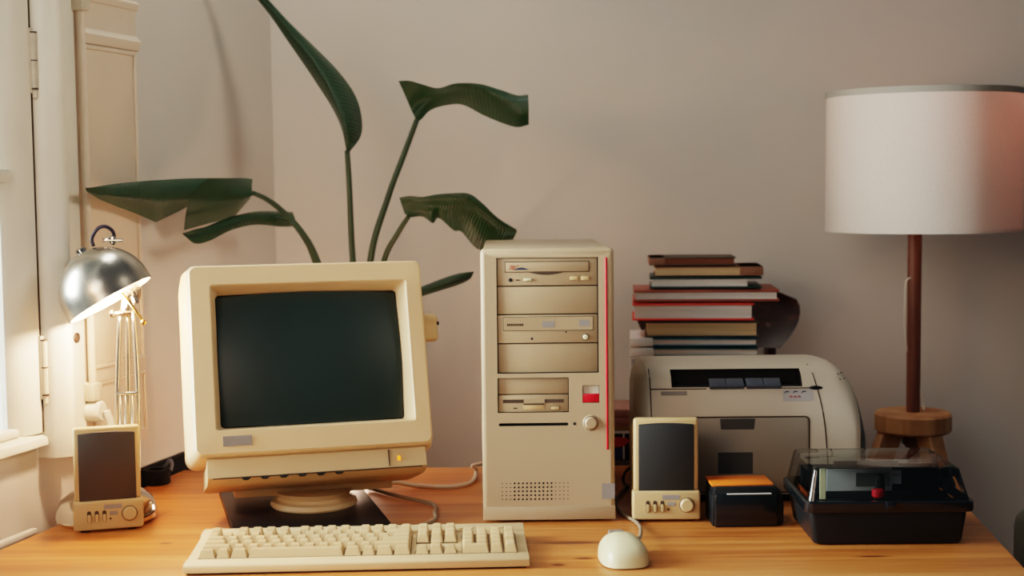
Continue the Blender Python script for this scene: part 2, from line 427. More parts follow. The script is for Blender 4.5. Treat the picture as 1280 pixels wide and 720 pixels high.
# left wall with the window opening
s0, s1, zs, zt = -1.35, 0.098, TZ + 0.130, 2.55
bm = bmesh.new()
box(bm, -3.0, s0, 0, .25, 0, 3.0); box(bm, s1 + .095, corner_s + .02, 0, .25, 0, 3.0)
box(bm, s0, s1 + .095, 0, .25, 0, zs - .016); box(bm, s0, s1 + .095, 0, .25, zt, 3.0)
struct(obj('wall_left', bm, 'wall', X=WX))
# window_1: casement frames, panes, casing, sill
w1 = bpy.data.objects.new('window_1', None); COL.objects.link(w1); w1.matrix_world = WX; struct(w1)
def wobj(n, bm, mt, smooth=30): return obj(n, bm, mt, w1, smooth=smooth)
bm = bmesh.new()
prof = [(s1 - .052, .03), (s1 - .052, .012), (s1 - .047, .004), (s1 - .034, -.004), (s1 - .02, -.010), (s1 - .004, -.012), (s1 - .002, -.006), (s1 - .002, .05), (s1 - .03, .05)]
prism(bm, prof, zs, zt, 'Z')
box(bm, s0 + .05, s1 - .045, -.004, .05, zs, zs + .012, .004); box(bm, s0 + .05, s1 - .05, -.008, .05, zt - .07, zt, .006)
box(bm, s0, s0 + .06, -.008, .05, zs, zt, .006); box(bm, -.62, -.5, -.012, .05, zs + .012, zt - .07, .006)
box(bm, s0 + .05, s1 - .045, -.006, .045, TZ + .492, TZ + .512, .006)
wobj('window_frame', bm, 'paint')
for a, b_ in ((s0 + .06, -.62), (-.5, s1 - .05)):
    for c, d_ in ((zs + .012, TZ + .492), (TZ + .512, zt - .07)):
        wobj('pane', box(bmesh.new(), a, b_, .020, .024, c, d_), 'pane')
bm = bmesh.new()                                                  # rounded casing post between casement and shutter
cp = [(s1 + .002, .05)] + [(s1 + .002 + .050 * k / 10, -.010 - .036 * math.sin(PI * (.12 + .80 * k / 10))) for k in range(11)] + [(s1 + .056, -.022), (s1 + .095, -.022), (s1 + .095, .05)]
prism(bm, cp, TZ + .092, 2.9, 'Z')
wobj('casing', bm, 'paint', 50)
bm = bmesh.new(); prism(bm, [(-.020, zs - .018), (.1, zs - .018), (.1, zs), (-.002, zs), (-.018, zs - .006)], s0 - .03, s1, 'X', .002); wobj('sill', bm, 'paint')
bm = bmesh.new()
for zc in (TZ + .225, TZ + .665):
    cyl(bm, (s1 - .001, -.017, zc - .040), (s1 - .001, -.017, zc + .040), .0048, 12, bev=.002)
    cyl(bm, (s1 - .001, -.017, zc - .054), (s1 - .001, -.017, zc - .041), .0034, 12, bev=.002)
    box(bm, s1 - .006, s1 + .009, -.0155, -.006, zc - .046, zc + .046, .001)
    for dz in (-.040, .0, .040): cyl(bm, (s1 - .001, -.017, zc + dz - .001), (s1 - .001, -.017, zc + dz + .001), .0053, 12, mi=1)
wobj('hinge', bm, ['iron', 'rust'])
bm = bmesh.new(); box(bm, s1 - .0022, s1 + .0022, -.011, .0, zs, zt); wobj('joint', bm, 'gap', None)
# wall panel and its moulding below the sill
bm = bmesh.new(); box(bm, -1.3, .05, -.010, .0, TZ - .50, TZ - .006, .004); box(bm, -1.32, .07, -.016, -.004, TZ - .014, TZ - .004, .003)
struct(obj('trim_1', bm, 'wall', X=WX, smooth=30))
# chipped paint spots under the sill
# interior shutter
sh = thing('window_shutter', 'tall cream painted wooden shutter folded against the wall right of the window', 'shutter'); sh.matrix_world = WX
A, B = s1 + .098, .378
bm = bmesh.new()
z0 = TZ + .072; zT = 2.9
box(bm, A, B, -.018, .0, z0, zT, .002)
obj('panel', bm, 'paint2', sh, smooth=30)
bm = bmesh.new()
def frame_mould(bm, a, b, c, d, w=.010, t=.008, y=-.018):
    for (p, q, r_, s_) in ((a, b, c, c + w), (a, b, d - w, d), (a, a + w, c, d), (b - w, b, c, d)): box(bm, p, q, y - t, y + .002, r_, s_, .003)
frame_mould(bm, A + .024, B - .008, TZ + .205, TZ + .700, .007, .004)
frame_mould(bm, A + .022, B - .004, TZ + .085, TZ + .185, .006, .004)
obj('moulding', bm, 'paint2', sh, smooth=40)
bm = bmesh.new()
prism(bm, [(-.016, TZ + .700), (-.022, TZ + .702), (-.026, TZ + .716), (-.020, TZ + .722), (-.016, TZ + .728)], A + .012, B + .002, 'X', .001); prism(bm, [(-.016, TZ + .764), (-.021, TZ + .766), (-.024, TZ + .776), (-.016, TZ + .782)], A + .012, B + .002, 'X', .001)
obj('rail', bm, 'paint2', sh, smooth=40)
bm = bmesh.new(); cyl(bm, (A + .004, -.030, TZ + .165), (A + .004, -.030, zT - .05), .006, 12)
rod = obj('bolt_rod', bm, 'paint2', sh, smooth=40)
for zc in (TZ + .76, TZ + .175, 2.4): obj('rod_guide', box(bmesh.new(), A - .008, A + .016, -.040, -.016, zc - .014, zc + .014, .003), 'iron', sh, smooth=40)
bm = bmesh.new()
cyl(bm, (A + .006, -.045, TZ + .145), (A + .006, -.020, TZ + .145), .016, 20, bev=.003)
tube(bm, [(A + .006, -.05, TZ + .146), (A + .010, -.055, TZ + .125), (A + .006, -.05, TZ + .095)], .006, 10)
obj('handle', bm, 'paint', sh, smooth=40)
bm = bmesh.new(); cyl(bm, (A + .055, -.0185, TZ + .142), (A + .055, -.018, TZ + .142), .006, 12); obj('worn_edge', bm, 'rust', sh)
bm = bmesh.new(); cyl(bm, (s1 + .075, -.0235, TZ + .26), (s1 + .075, -.022, TZ + .26), .008, 12); obj('keyhole', bm, 'rust', w1)

# ------------------------------------------------------------------ desk
desk = thing('desk', 'orange pine desk with a plank top carrying the computers', 'desk', (0, 0, 0))
bl, br, fr_, fl = (-.566, 2.405), (.705, 2.405), (.62, 1.60), (-.760, 1.60)
obj('desktop', prism(bmesh.new(), [fl, fr_, br, bl], TZ - .032, TZ, 'Z', .003, 2), 'pine', desk, smooth=40)
for a, b_, c in ((-.60, .58, 1.66), (-.53, .64, 2.34)): obj('apron', box(bmesh.new(), a, b_, c, c + .02, TZ - .12, TZ - .032, .002), 'pine', desk, smooth=40)
for x, y in ((-.66, 1.64), (.54, 1.64), (-.54, 2.32), (.62, 2.32)):
    bm = bmesh.new(); prism(bm, [(x, y), (x + .055, y), (x + .055, y + .055), (x, y + .055)], 0, TZ - .032, 'Z', .004, 2); obj('leg', bm, 'pine', desk, smooth=40)

# ------------------------------------------------------------------ computer tower (local: x 0..W, y 0..depth, z up)
T0 = (-.0445, 2.001, TZ)
tw = thing('computer_tower', 'tall beige desktop computer tower with drive bays and a red stripe', 'computer', T0, math.radians(0.3))
TW, TH, TD = .1885, .3915, .39
def tx(px, py): return (px - (599.3 + 4.6 * (py - 311) / 340)) / (166.6 - 2.6 * (py - 311) / 340) * TW
def tz(py): return (653.5 - py) * (TH + .001) / (653.5 - 310.5)
bm = bmesh.new(); box(bm, .002, TW - .002, .022, TD, .012, TH - .003, .004)
case = obj('case', bm, 'beige', tw, smooth=40)
bm = bmesh.new(); box(bm, 0, TW, 0, .028, .011, TH, .006, 3)
fp = obj('front_panel', bm, ['beige', 'hole'], tw, smooth=40)
zb = [tz(v) for v in (322.5, 357.8, 393, 429, 466)]
cut = [box(bmesh.new(), tx(620.5, 400), tx(746.8, 400), -.01, .010, zb[4], zb[0]),
       box(bmesh.new(), tx(621.5, 490), tx(710, 490), -.01, .010, tz(515), tz(471.5)),
       box(bmesh.new(), tx(727, 492), tx(748, 492), -.01, .006, tz(503.5), tz(481.5)),
       prism(bmesh.new(), rrect(tx(623, 530), tx(709.5, 530), tz(531.7), tz(528.0), .0019), -.01, .012, 'Y')]
carve(fp, cut)
x0, x1 = tx(621, 400), tx(746.3, 400)
def bay(name, za, zb_, d=.0035, mt='beige2'):
    return boxo(name, (x0 + .0006, x1 - .0006, d, .0105, zb_ + .0008, za - .0008), mt, tw, bev=.0008)
def P(par, name, px0, px1, py0, py1, ya, yb, mt, bev=.0):       # a small part measured on the front of the tower
    return boxo(name, (tx(px0, py0), tx(px1, py0), ya, yb, tz(py1), tz(py0)), mt, par, bev=bev)
d1 = bay('optical_drive', zb[0], zb[1], .003)
P(d1, 'tray_gap', 630, 735.5, 327, 340.6, .0026, .004, 'seam'); P(d1, 'disc_tray', 631, 734.5, 328, 339.8, .001, .004, 'beige2', .0006)
bm = bmesh.new(); prism(bm, [(tx(660, 341), tz(340.8))] + [(tx(660 + 44 * k / 10, 341), tz(340.8 + 3.2 * math.sin(PI * k / 10))) for k in range(1, 10)] + [(tx(704, 341), tz(340.8))], .0024, .004, 'Y')
obj('finger_notch', bm, 'seam', d1)
bm = bmesh.new(); cyl(bm, (tx(637, 350), .0022, tz(350)), (tx(637, 350), .004, tz(350)), .0027, 16); obj('headphone_socket', bm, 'hole', d1)
P(d1, 'indicator', 644, 648.5, 349.3, 350.8, .0024, .004, 'seam')
P(d1, 'volume_wheel', 653.5, 664, 348, 351.5, .0005, .004, 'mouse', .001)
for a in (711.5, 725): P(d1, 'button', a, a + 10, 346.2, 351, .0008, .004, 'spk', .0007)
tb = text_bm('70', .0086, .0002, .35); bmesh.ops.transform(tb, matrix=tr(tx(634.5, 338), .0008, tz(337.2)), verts=tb.verts[:]); 
tb2 = text_bm('x', .0062, .0002, .35); bmesh.ops.transform(tb2, matrix=tr(tx(644.4, 334), .0008, tz(333.8)), verts=tb2.verts[:]); merge(tb, tb2)
obj('lettering', tb, 'redp', d1)
bm = bmesh.new(); prism(bm, [(tx(641 + 19.5 * k / 10, 337), tz(337.4 - 2.9 * math.sin(PI * k / 10))) for k in range(11)], .0006, .0009, 'Y'); obj('printed_swoosh', bm, 'blue', d1)
bay('bay_cover', zb[1], zb[2])
d2 = bay('disc_burner', zb[2], zb[3], .0025)
bm = bmesh.new()
prism(bm, rrect(tx(628, 404), tx(740.5, 404), tz(413.2), tz(395.4), .0016), .0021, .003, 'Y')
obj('tray_gap', bm, 'seam', d2)
bm = bmesh.new(); prism(bm, rrect(tx(628.7, 404), tx(739.8, 404), tz(412.5), tz(396.1), .0013), .0012, .003, 'Y'); obj('disc_tray', bm, 'beige2', d2)
bm = bmesh.new()
for k in range(8): box(bm, tx(633 + 2.6 * k, 405), tx(635 + 2.6 * k, 405), .0009, .0014, tz(406.8), tz(404))
obj('maker_mark', bm, 'seam', d2)
P(d2, 'logo_plate', 677, 692, 401.5, 409, .0009, .0014, 'grey'); P(d2, 'logo_plate', 723, 735.5, 400, 408, .0009, .0014, 'grey')
for a, b_, c in ((664, 423, .0017), (706.5, 415, .0012)): obj('pinhole', cyl(bmesh.new(), (tx(a, b_), .0021, tz(b_)), (tx(a, b_), .003, tz(b_)), c, 12), 'hole', d2)
bm = bmesh.new(); cyl(bm, (tx(731, 421.5), .002, tz(421.5)), (tx(731, 421.5), .003, tz(421.5)), .0048, 20); obj('button_ring', bm, 'seam', d2)
bm = bmesh.new(); cyl(bm, (tx(731, 421.5), -.001, tz(421.5)), (tx(731, 421.5), .003, tz(421.5)), .0037, 20, bev=.0012); obj('button', bm, 'mouse', d2, smooth=40)
bay('bay_cover', zb[3], zb[4], .0045)
P(tw, 'bay_cover', 622.2, 709.3, 472.2, 492, .0045, .0105, 'beige2', .0008)
fd = P(tw, 'floppy_drive', 622.6, 709.3, 493.2, 514.5, .0028, .0105, 'beige2', .0008)
P(fd, 'disk_slot', 628, 704, 498.8, 503, .0022, .004, 'seam'); P(fd, 'slot_lip', 654, 680, 498.3, 503.6, .0018, .004, 'beige2')
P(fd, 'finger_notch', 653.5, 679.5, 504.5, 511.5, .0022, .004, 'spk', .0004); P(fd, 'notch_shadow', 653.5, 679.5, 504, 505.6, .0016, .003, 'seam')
P(fd, 'eject_button', 688, 698.5, 508, 512, .001, .004, 'spk', .0006); P(fd, 'eject_gap', 687.6, 699.4, 507.5, 512.4, .0024, .004, 'seam'); P(fd, 'indicator', 641, 645.5, 508.9, 510.4, .0022, .004, 'seam')
P(tw, 'display_window', 727.3, 747.7, 481.8, 492.4, .004, .0065, 'printer'); P(tw, 'red_window', 727.0, 748, 492.4, 503, .0005, .0065, 'red', .0008)
bm = bmesh.new(); cyl(bm, (tx(717.2, 529.5), -.0003, tz(529.5)), (tx(717.2, 529.5), .004, tz(529.5)), .0023, 16); obj('indicator_hole', bm, 'hole', tw)
bm = bmesh.new(); X = (tx(737.6, 528.6), tz(528.6))
cyl(bm, (X[0], -.0012, X[1]), (X[0], .004, X[1]), .0117, 32, bev=.001); obj('button_rim', bm, 'beige', tw, smooth=40)
bm = bmesh.new(); cyl(bm, (X[0], -.0016, X[1]), (X[0], .004, X[1]), .0102, 32); obj('button_gap', bm, 'seam', tw)
bm = bmesh.new(); cyl(bm, (X[0], -.005, X[1]), (X[0], .004, X[1]), .0093, 32, bev=.0025); obj('power_button', bm, 'beige2', tw, smooth=40)
bm = bmesh.new()
for i in range(17):
    for j in range(5):
        r_ = .00145 if 3 <= i < 13 else .0008
        px, py = 627.5 + 5.1 * i, 603.8 + 5.0 * j
        cyl(bm, (tx(px, py), -.0002, tz(py)), (tx(px, py), .002, tz(py)), r_, 8)
obj('vent_holes', bm, 'hole', tw)
P(tw, 'maker_plate', 751.2, 767.2, 605, 624.6, -.0006, .002, 'grey')
bm = bmesh.new(); tube(bm, [(tx(756 + 2.2 * k / 8, 323 + 239 * k / 8), -.0002, tz(323 + 239 * k / 8)) for k in range(9)], .0017, 8); obj('red_stripe', bm, 'red', tw)
P(tw, 'base_ledge', 603.8, 768.2, 633.2, 650, -.0018, .004, 'beige', .0015)
for px, py in ((.02, .03), (TW - .04, .03), (.02, TD - .05), (TW - .04, TD - .05)): boxo('foot', (px, px + .02, py, py + .03, 0, .013), 'dark', tw, bev=.002)
boxo('bottom_plate', (.004, TW - .004, .006, TD - .01, .006, .014), 'dark', tw)

# ------------------------------------------------------------------ monitor
psi, tilt = math.radians(15.55), math.radians(16.5)
mon = thing('crt_monitor', 'bulky cream tube monitor with a dark empty screen tilted back on its foot', 'monitor', (-.315, 2.10, TZ + .010), psi)
W, H = .3333, .2687
mon_inv = (tr(-.315, 2.10, TZ + .010) @ rot('Z', psi)).inverted()
Q = mon_inv @ tr(-.2849, 2.0, TZ + .2443) @ rot('Z', psi) @ rot('X', -tilt)     # head frame: x right, y back, z up, origin at bezel centre
def head(name, bm, mt, par=None, smooth=35):
    o = obj(name, bm, mt, par or mon, smooth=smooth)
    o.matrix_local = Q if par is None else Matrix.Identity(4)
    return o
# shell: loft from the front rim back to the tube neck
def loft(bm, secs, mi=0, cap0=True, cap1=True):
    t = bmesh.new(); rg = [[t.verts.new(p) for p in s] for s in secs]; n = len(rg[0])
    for a, b in zip(rg, rg[1:]):
        for i in range(n): t.faces.new((a[i], a[(i + 1) % n], b[(i + 1) % n], b[i]))
    if cap0: t.faces.new(rg[0])
    if cap1: t.faces.new(rg[-1][::-1])
    bmesh.ops.recalc_face_normals(t, faces=t.faces[:]); return merge(bm, t, mi)
def sec(x0, x1, z0, z1, r, y): return [(a, y, b) for a, b in rrect(x0, x1, z0, z1, r, 5)]
bm = bmesh.new()
loft(bm, [sec(-W / 2 + .006, W / 2 - .006, -H / 2 + .006, H / 2 - .006, .008, .004), sec(-W / 2 - .001, W / 2 + .001, -H / 2 - .001, H / 2 + .001, .012, .010), sec(-W / 2 - .008, W / 2 + .006, -H / 2 - .008, H / 2 + .002, .014, .040),
          sec(-W / 2 - .009, W / 2 + .004, -H / 2 - .010, H / 2 - .002, .016, .10), sec(-W / 2 + .02, W / 2 - .03, -H / 2 + .0, H / 2 - .02, .02, .16),
          sec(-.12, .11, -.105, .085, .025, .22), sec(-.10, .10, -.09, .065, .025, .31), sec(-.09, .09, -.08, .055, .025, .325)], cap0=False)
shell = head('casing', bm, 'cream')
# bezel: ring from the outer rim to the recessed opening
OW = (-.1325 , .1375); OZ = (-.100, .103)
bm = bmesh.new()
def ring(x0, x1, z0, z1, r, y): return sec(x0, x1, z0, z1, r, y)
loft(bm, [ring(-W / 2, W / 2, -H / 2, H / 2, .010, .012), ring(-W / 2, W / 2, -H / 2, H / 2, .010, .004), ring(-W / 2 + .003, W / 2 - .003, -H / 2 + .003, H / 2 - .003, .009, .0),
          ring(-.1375, .1435, -.101, .1065, .004, -.001), ring(-.136, .142, -.0995, .105, .004, .0005), ring(-.1285, .1335, -.0945, .0970, .006, .024), ring(-.128, .133, -.094, .0965, .006, .032)], cap0=False, cap1=False)
head('bezel', bm, 'cream', smooth=25)
# bulging glass
bm = bmesh.new(); nx, nz = 24, 18; g = []
for j in range(nz + 1):
    for i in range(nx + 1):
        a, b = -1 + 2 * i / nx, -1 + 2 * j / nz
        g.append(bm.verts.new((.0025 + .1305 * a * (1 - .012 * b * b), .012 + .013 * (a * a) * .75 + .010 * b * b, .001 + .0955 * b * (1 - .035 * a * a))))
for j in range(nz):
    for i in range(nx):
        k = j * (nx + 1) + i; bm.faces.new((g[k], g[k + 1], g[k + nx + 2], g[k + nx + 1]))
head('screen', bm, 'glass', smooth=60)
bm = box(bmesh.new(), -.129, .134, .0315, .034, -.095, .0975); head('screen_mask', bm, 'hole')
bm = box(bmesh.new(), -.128, -.089, -.0022, .001, -.122, -.1085); head('maker_plate', bm, 'grey', smooth=None)
# chin module below the bezel with buttons and light
bm = bmesh.new()
secs = []
for x, k in ((-.1500, .85), (-.144, 1), (.1495, 1), (.156, .85)):
    zt_, za, zb_ = -H / 2 - .0005, -H / 2 - .030, -H / 2 - .040
    secs.append([(x, .016, zt_), (x, .010, zt_ - .004), (x, .006 + .004 * (1 - k), za), (x, .020, za - .008 * k), (x, .042, zb_ * k + za * (1 - k)), (x, .13, zb_ * k + za * (1 - k)), (x, .13, zt_)])
loft(bm, secs)
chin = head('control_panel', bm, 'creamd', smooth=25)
bm = bmesh.new(); box(bm, .1015, .1023, .0045, .012, -H / 2 - .028, -H / 2 - .005); box(bm, -.1435, .1493, .0048, .010, -H / 2 - .0318, -H / 2 - .0306)
head('seam', bm, 'seam', chin, None)
bm = bmesh.new()
for k in range(6):
    x = -.098 + .0258 * k
    prism(bm, [(x - .007, -H / 2 - .0315), (x + .007, -H / 2 - .0315), (x + .003, -H / 2 - .0345), (x - .003, -H / 2 - .0345)], .003, .0145, 'Y')
head('button', bm, 'hole', chin, None)
bm = prism(bmesh.new(), rrect(.1145, .1185, -H / 2 - .0215, -H / 2 - .0145, .0015), .005, .012, 'Y'); head('power_light', bm, 'led', chin, None)
# neck block, swivel ball and disc (upright)
nb0 = mon_inv @ Vector((-.4066, 2.0388, TZ + .03))
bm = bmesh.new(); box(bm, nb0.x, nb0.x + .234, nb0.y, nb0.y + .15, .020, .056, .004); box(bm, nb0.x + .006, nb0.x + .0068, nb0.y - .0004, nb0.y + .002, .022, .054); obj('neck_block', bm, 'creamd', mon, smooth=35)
bm = bmesh.new(); lathe(bm, [(0, .003), (.062, .003), (.064, .006), (.062, .012), (.054, .014), (.052, .018), (.056, .026), (0, .026)], 48)
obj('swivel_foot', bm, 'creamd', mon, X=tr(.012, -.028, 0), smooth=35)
# side stub on the right of the casing
bm = bmesh.new(); cyl(bm, (W / 2 - .01, .075, .056), (W / 2 + .035, .075, .056), .0125, 20, bev=.005); box(bm, W / 2 - .005, W / 2 + .034, .064, .086, .026, .056, .005)
stub = head('tilt_handle', bm, 'cream')
bm = bmesh.new(); cyl(bm, (W / 2 + .0335, .066, .0515), (W / 2 + .0355, .066, .0515), .0028, 12); head('screw_hole', bm, 'hole', stub, None)
# cable from the monitor to the tower
def cable(name, pts, r, mt, par=None, label=None, cat=None):
    bm = tube(bmesh.new(), pts, r, 8, 10)
    o = obj(name, bm, mt)
    if par:
        bpy.context.view_layer.update(); o.parent = par; o.matrix_parent_inverse = par.matrix_world.inverted()
    if label: tag(o, label, cat)
    return o
def tp(x, y, z=.004): return tuple(onz(x, y, z))
cable('cable', [tp(462, 610, .03), tp(490, 603.5, .012), tp(520, 607, .004), tp(560, 609), tp(585, 605), tp(594, 597), tp(595, 588.5, .006), tuple(Vector(tp(593, 583.0, .02)) + Vector((0, .01, 0))), tuple(Vector(tp(590, 585, .012)) + Vector((.05, .06, 0)))], .0035, 'white', mon)

# plinth under the monitor
pc = [(-.1725, 1.9615), (-.381, 1.9037), (-.438, 2.099), (-.465, 2.19), (-.256, 2.248)]
plx = Vector((-.381, 1.9037, TZ)); 
pl = tag(boxo('monitor_plinth', (0, .2165, 0, .30, 0, .0125), 'dark', None, bev=.0025, X=Matrix.Translation(plx) @ rot('Z', math.radians(15.5))),
         'thin black flat plate lying under the foot of the tube monitor', 'plate')

# ------------------------------------------------------------------ keyboard
KX, KY, KA = -.4135, 1.740, .042
kb = thing('keyboard', 'long cream computer keyboard lying in front of the monitor', 'keyboard', (KX, KY, TZ), KA)
KW, KD = .4325, .158
bm = bmesh.new()
prism(bm, [(0, .003), (.0, .0118), (.0025, .0138), (.024, .0150), (.026, .0125), (KD - .030, .0165), (KD - .028, .0195), (KD - .002, .0215), (KD, .019), (KD, .003)], 0, KW, 'X', .0009, 2)
kbody = obj('body', bm, 'kbd', kb, smooth=40)
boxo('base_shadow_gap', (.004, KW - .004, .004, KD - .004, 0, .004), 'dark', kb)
U = .01795
def keytop(bm, x0, x1, y0, y1, z, h, lean):
    t = bmesh.new(); i = .0030
    lo = [(x0, y0, z), (x1, y0, z), (x1, y1, z), (x0, y1, z)]
    up = [(x0 + i, y0 + .0040, z + h), (x1 - i, y0 + .0040, z + h), (x1 - i, y1 - .0016, z + h + lean), (x0 + i, y1 - .0016, z + h + lean)]
    a = [t.verts.new(p) for p in lo]; b = [t.verts.new(p) for p in up]
    t.faces.new(a[::-1]); t.faces.new(b)
    for k in range(4): t.faces.new((a[k], a[(k + 1) % 4], b[(k + 1) % 4], b[k]))
    bmesh.ops.bevel(t, geom=t.edges[:], offset=.0008, segments=2, affect='EDGES')
    return merge(bm, t)
cache = {}
kx0 = .0135; ky0 = .0285
RP = .0166
def key(col, row, w=1.0, hrow=1.0):
    y = ky0 + row * RP + (.0035 if row >= 5 else 0)
    k = (w, hrow, row)
    z = .0122 + y * .045
    X_ = tr(kx0 + col * U, y, z)
    lean = (.0, .0006, .001, .0014, .0018, .0022)[min(5, int(row))]
    if k not in cache:
        o = obj('key', keytop(bmesh.new(), .0007, w * U - .0007, .0004, hrow * RP - .0004, 0, .0102, lean), 'key', kb, X_, smooth=40); cache[k] = o.data
    else:
        o = bpy.data.objects.new('key', cache[k]); COL.objects.link(o); o.parent = kb; o.matrix_local = X_
rows = [[1.25, 1, 1.25, 6.75, 1.25, 1, 1.25, 1.25], [2.25] + [1] * 10 + [2.75], [1.75] + [1] * 11 + [2.25], [1.5] + [1] * 12 + [1.5], [1] * 13 + [2]]
for r_, ws in enumerate(rows):
    c = 0
    for w in ws: key(c, r_, w); c += w
for c in [0] + [2 + k for k in range(4)] + [6.5 + k for k in range(4)] + [11 + k for k in range(4)]: key(c, 5)
nv = 15.3
for c in (nv, nv + 1, nv + 2):
    key(c, 0); key(c, 3); key(c, 4); key(c, 5)
key(nv + 1, 1)
np_ = 18.6
key(np_, 0, 2); key(np_ + 2, 0)
for r_ in (1, 2, 3): [key(np_ + k, r_) for k in range(3)]
[key(np_ + k, 4) for k in range(4)]
key(np_ + 3, 0, 1, 2); key(np_ + 3, 2, 1, 2)
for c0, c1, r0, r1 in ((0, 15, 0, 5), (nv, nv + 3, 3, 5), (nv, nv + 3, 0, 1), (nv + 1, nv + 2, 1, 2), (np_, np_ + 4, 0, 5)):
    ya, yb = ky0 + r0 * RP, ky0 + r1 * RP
    bm = bmesh.new(); prism(bm, [(ya, .010), (ya, .0140 + (ya - .026) * .045), (yb, .0140 + (yb - .026) * .045), (yb, .010)], kx0 + c0 * U, kx0 + c1 * U, 'X'); obj('key_shade_plate', bm, 'key_shade', kb)  # dark plates put the shadow between the keys into colour
bm = bmesh.new()
for x_ in (.345, .385): box(bm, x_, x_ + .018, KD - .026, KD - .018, .0195, .0213)
for k in range(3): box(bm, .352 + .018 * k, .360 + .018 * k, KD - .016, KD - .014, .0202, .0213)
obj('indicator_strip', bm, 'key', kb)
cable('cable', [tp(500, 664, .012), tp(541, 652, .006), tp(544, 640), tp(545, 634), tp(538, 629), tp(515, 624), tp(490, 618), tp(470, 612), tp(460, 609, .005)], .0032, 'graycord', kb)

# ------------------------------------------------------------------ mouse
mc = onz(779, 700, 0)
ms = thing('computer_mouse', 'ivory two button mouse on the bare wood right of the keyboard', 'mouse', (mc.x - .001, mc.y - .002, TZ), math.radians(6))
bm = bmesh.new(); n, rings = 28, []
t = bmesh.new()
for j in range(9):
    v = j / 8; rr = math.sin(v * PI / 2 * .999) if j else 0
    zz = .034 * math.cos(v * PI / 2) ** .75
    ring_ = []
    for i in range(n):
        a = 2 * PI * i / n; cx, sy = math.cos(a), math.sin(a)
        e = .62
        px = .0305 * math.copysign(abs(cx) ** e, cx) * rr; py = .047 * math.copysign(abs(sy) ** .75, sy) * rr
        px *= 1 - .06 * (py / .049)
        ring_.append((px, py, .002 + zz * (1 - .06 * max(0, py / .049))))
    rings.append(ring_)
loft(bm, [r_ for r_ in rings[::-1]][:-1], cap1=False)
tp_ = bm.verts.new((0, 0, .038))
top = [v for v in bm.verts if abs(v.co.z) > .036 and v is not tp_]
bmesh.ops.holes_fill(bm, edges=[e for e in bm.edges if len(e.link_faces) == 1], sides=0)
bmesh.ops.delete(bm, geom=[v for v in bm.verts if not v.link_faces], context='VERTS')
obj('shell', bm, 'mouse', ms, smooth=60)
for sx in (-1, 1):
    pass
bm = bmesh.new(); box(bm, -.012, .007, -.006, .004, -.002, .0012, .001, X=tr(0, .0372, .0274) @ rot('X', math.radians(-42))); obj('maker_plate', bm, 'grey', ms, smooth=None, X=tr(0, 0, 0))
cable('cable', [tp(800, 672, .02), tp(801, 665, .012), tp(800, 658, .006), tp(793, 651), tp(783, 645), tp(773, 636), tp(771, 624, .004), tp(777, 614), tp(785, 606, .004)], .0026, 'graycord', ms)

# ------------------------------------------------------------------ speakers
def speaker(label, loc, rz, mt_grille, w=.0945, h=.149, d=.085):
    s = thing('desktop_speaker', label, 'speaker', loc, rz)
    bm = bmesh.new(); prism(bm, [(.004, .004), (.004, h - .001), (.02, h - .004), (d, h - .030), (d, .004)], -w / 2 + .001, w / 2 - .001, 'X', .004, 3)
    obj('cabinet', bm, 'spk', s, smooth=40)
    bm = bmesh.new(); box(bm, -w / 2 + .001, w / 2 - .001, -.002, .012, h * .30, h, .004, 3); obj('front_frame', bm, 'spk', s, smooth=40)
    bm = bmesh.new(); pts = []
    gx0, gx1, gz0, gz1 = -w / 2 + .0075, w / 2 - .0075, h * .302, h - .0085
    for k in range(9): pts.append((gx0 + (gx1 - gx0) * k / 8, gz1 + .002 * math.sin(PI * k / 8)))
    prism(bm, [(gx1, gz0), (gx0, gz0)] + pts, -.0045, .004, 'Y', .0012); obj('grille', bm, mt_grille, s, smooth=40)
    bm = bmesh.new(); box(bm, -w / 2 - .0015, w / 2 + .0015, -.0085, .02, .004, h * .305, .0035, 3); pn = obj('control_panel', bm, 'spk', s, smooth=40)
    yf = -.0085
    for k in range(3):
        x_ = -w / 2 + .020 + .0103 * k; zc = .0235
        bm = bmesh.new(); prism(bm, rrect(x_ - .0028, x_ + .0028, zc - .0085, zc + .0085, .0027), yf - .0004, yf + .002, 'Y'); obj('slider_slot', bm, 'seam', pn)
        bm = bmesh.new(); prism(bm, rrect(x_ - .0022, x_ + .0022, zc - .0055 - .002, zc + .0055 - .002, .0021), yf - .0035, yf + .002, 'Y', .0008); obj('slider', bm, 'spk', pn, smooth=40)
    bm = bmesh.new(); box(bm, -.006, .0185, yf - .0006, yf + .001, .0335, .0400); obj('maker_plate', bm, 'grey', pn)
    bm = bmesh.new(); box(bm, .0012, .0125, yf - .0006, yf + .001, .0245, .0300); obj('badge', bm, 'grey', pn)
    bm = bmesh.new(); cyl(bm, (.0025, yf - .0005, .0195), (.0025, yf + .001, .0195), .0016, 12); obj('power_light', bm, 'seam', pn)
    bm = bmesh.new(); cyl(bm, (.0285, yf - .0009, .0255), (.0285, yf + .001, .0255), .0108, 28); obj('knob_rim', bm, 'seam', pn)
    bm = bmesh.new(); cyl(bm, (.0285, yf - .008, .0260), (.0285, yf + .001, .0260), .0096, 28, bev=.002); obj('volume_knob', bm, 'spk', pn, smooth=40)
    for x_ in (-w / 2 + .008, w / 2 - .020): boxo('foot', (x_, x_ + .012, .004, d - .01, 0, .006), 'dark', s)
    return s
spk_l = speaker('beige speaker with brown grey grille in front of the chrome desk lamp', (-.5725, 1.978, TZ), math.radians(17), 'grille', w=.0925)
spk_r = speaker('beige speaker with black grille standing beside the computer tower before the printer', (.2165, 2.000, TZ), math.radians(-1), 'grilled', w=.0935)

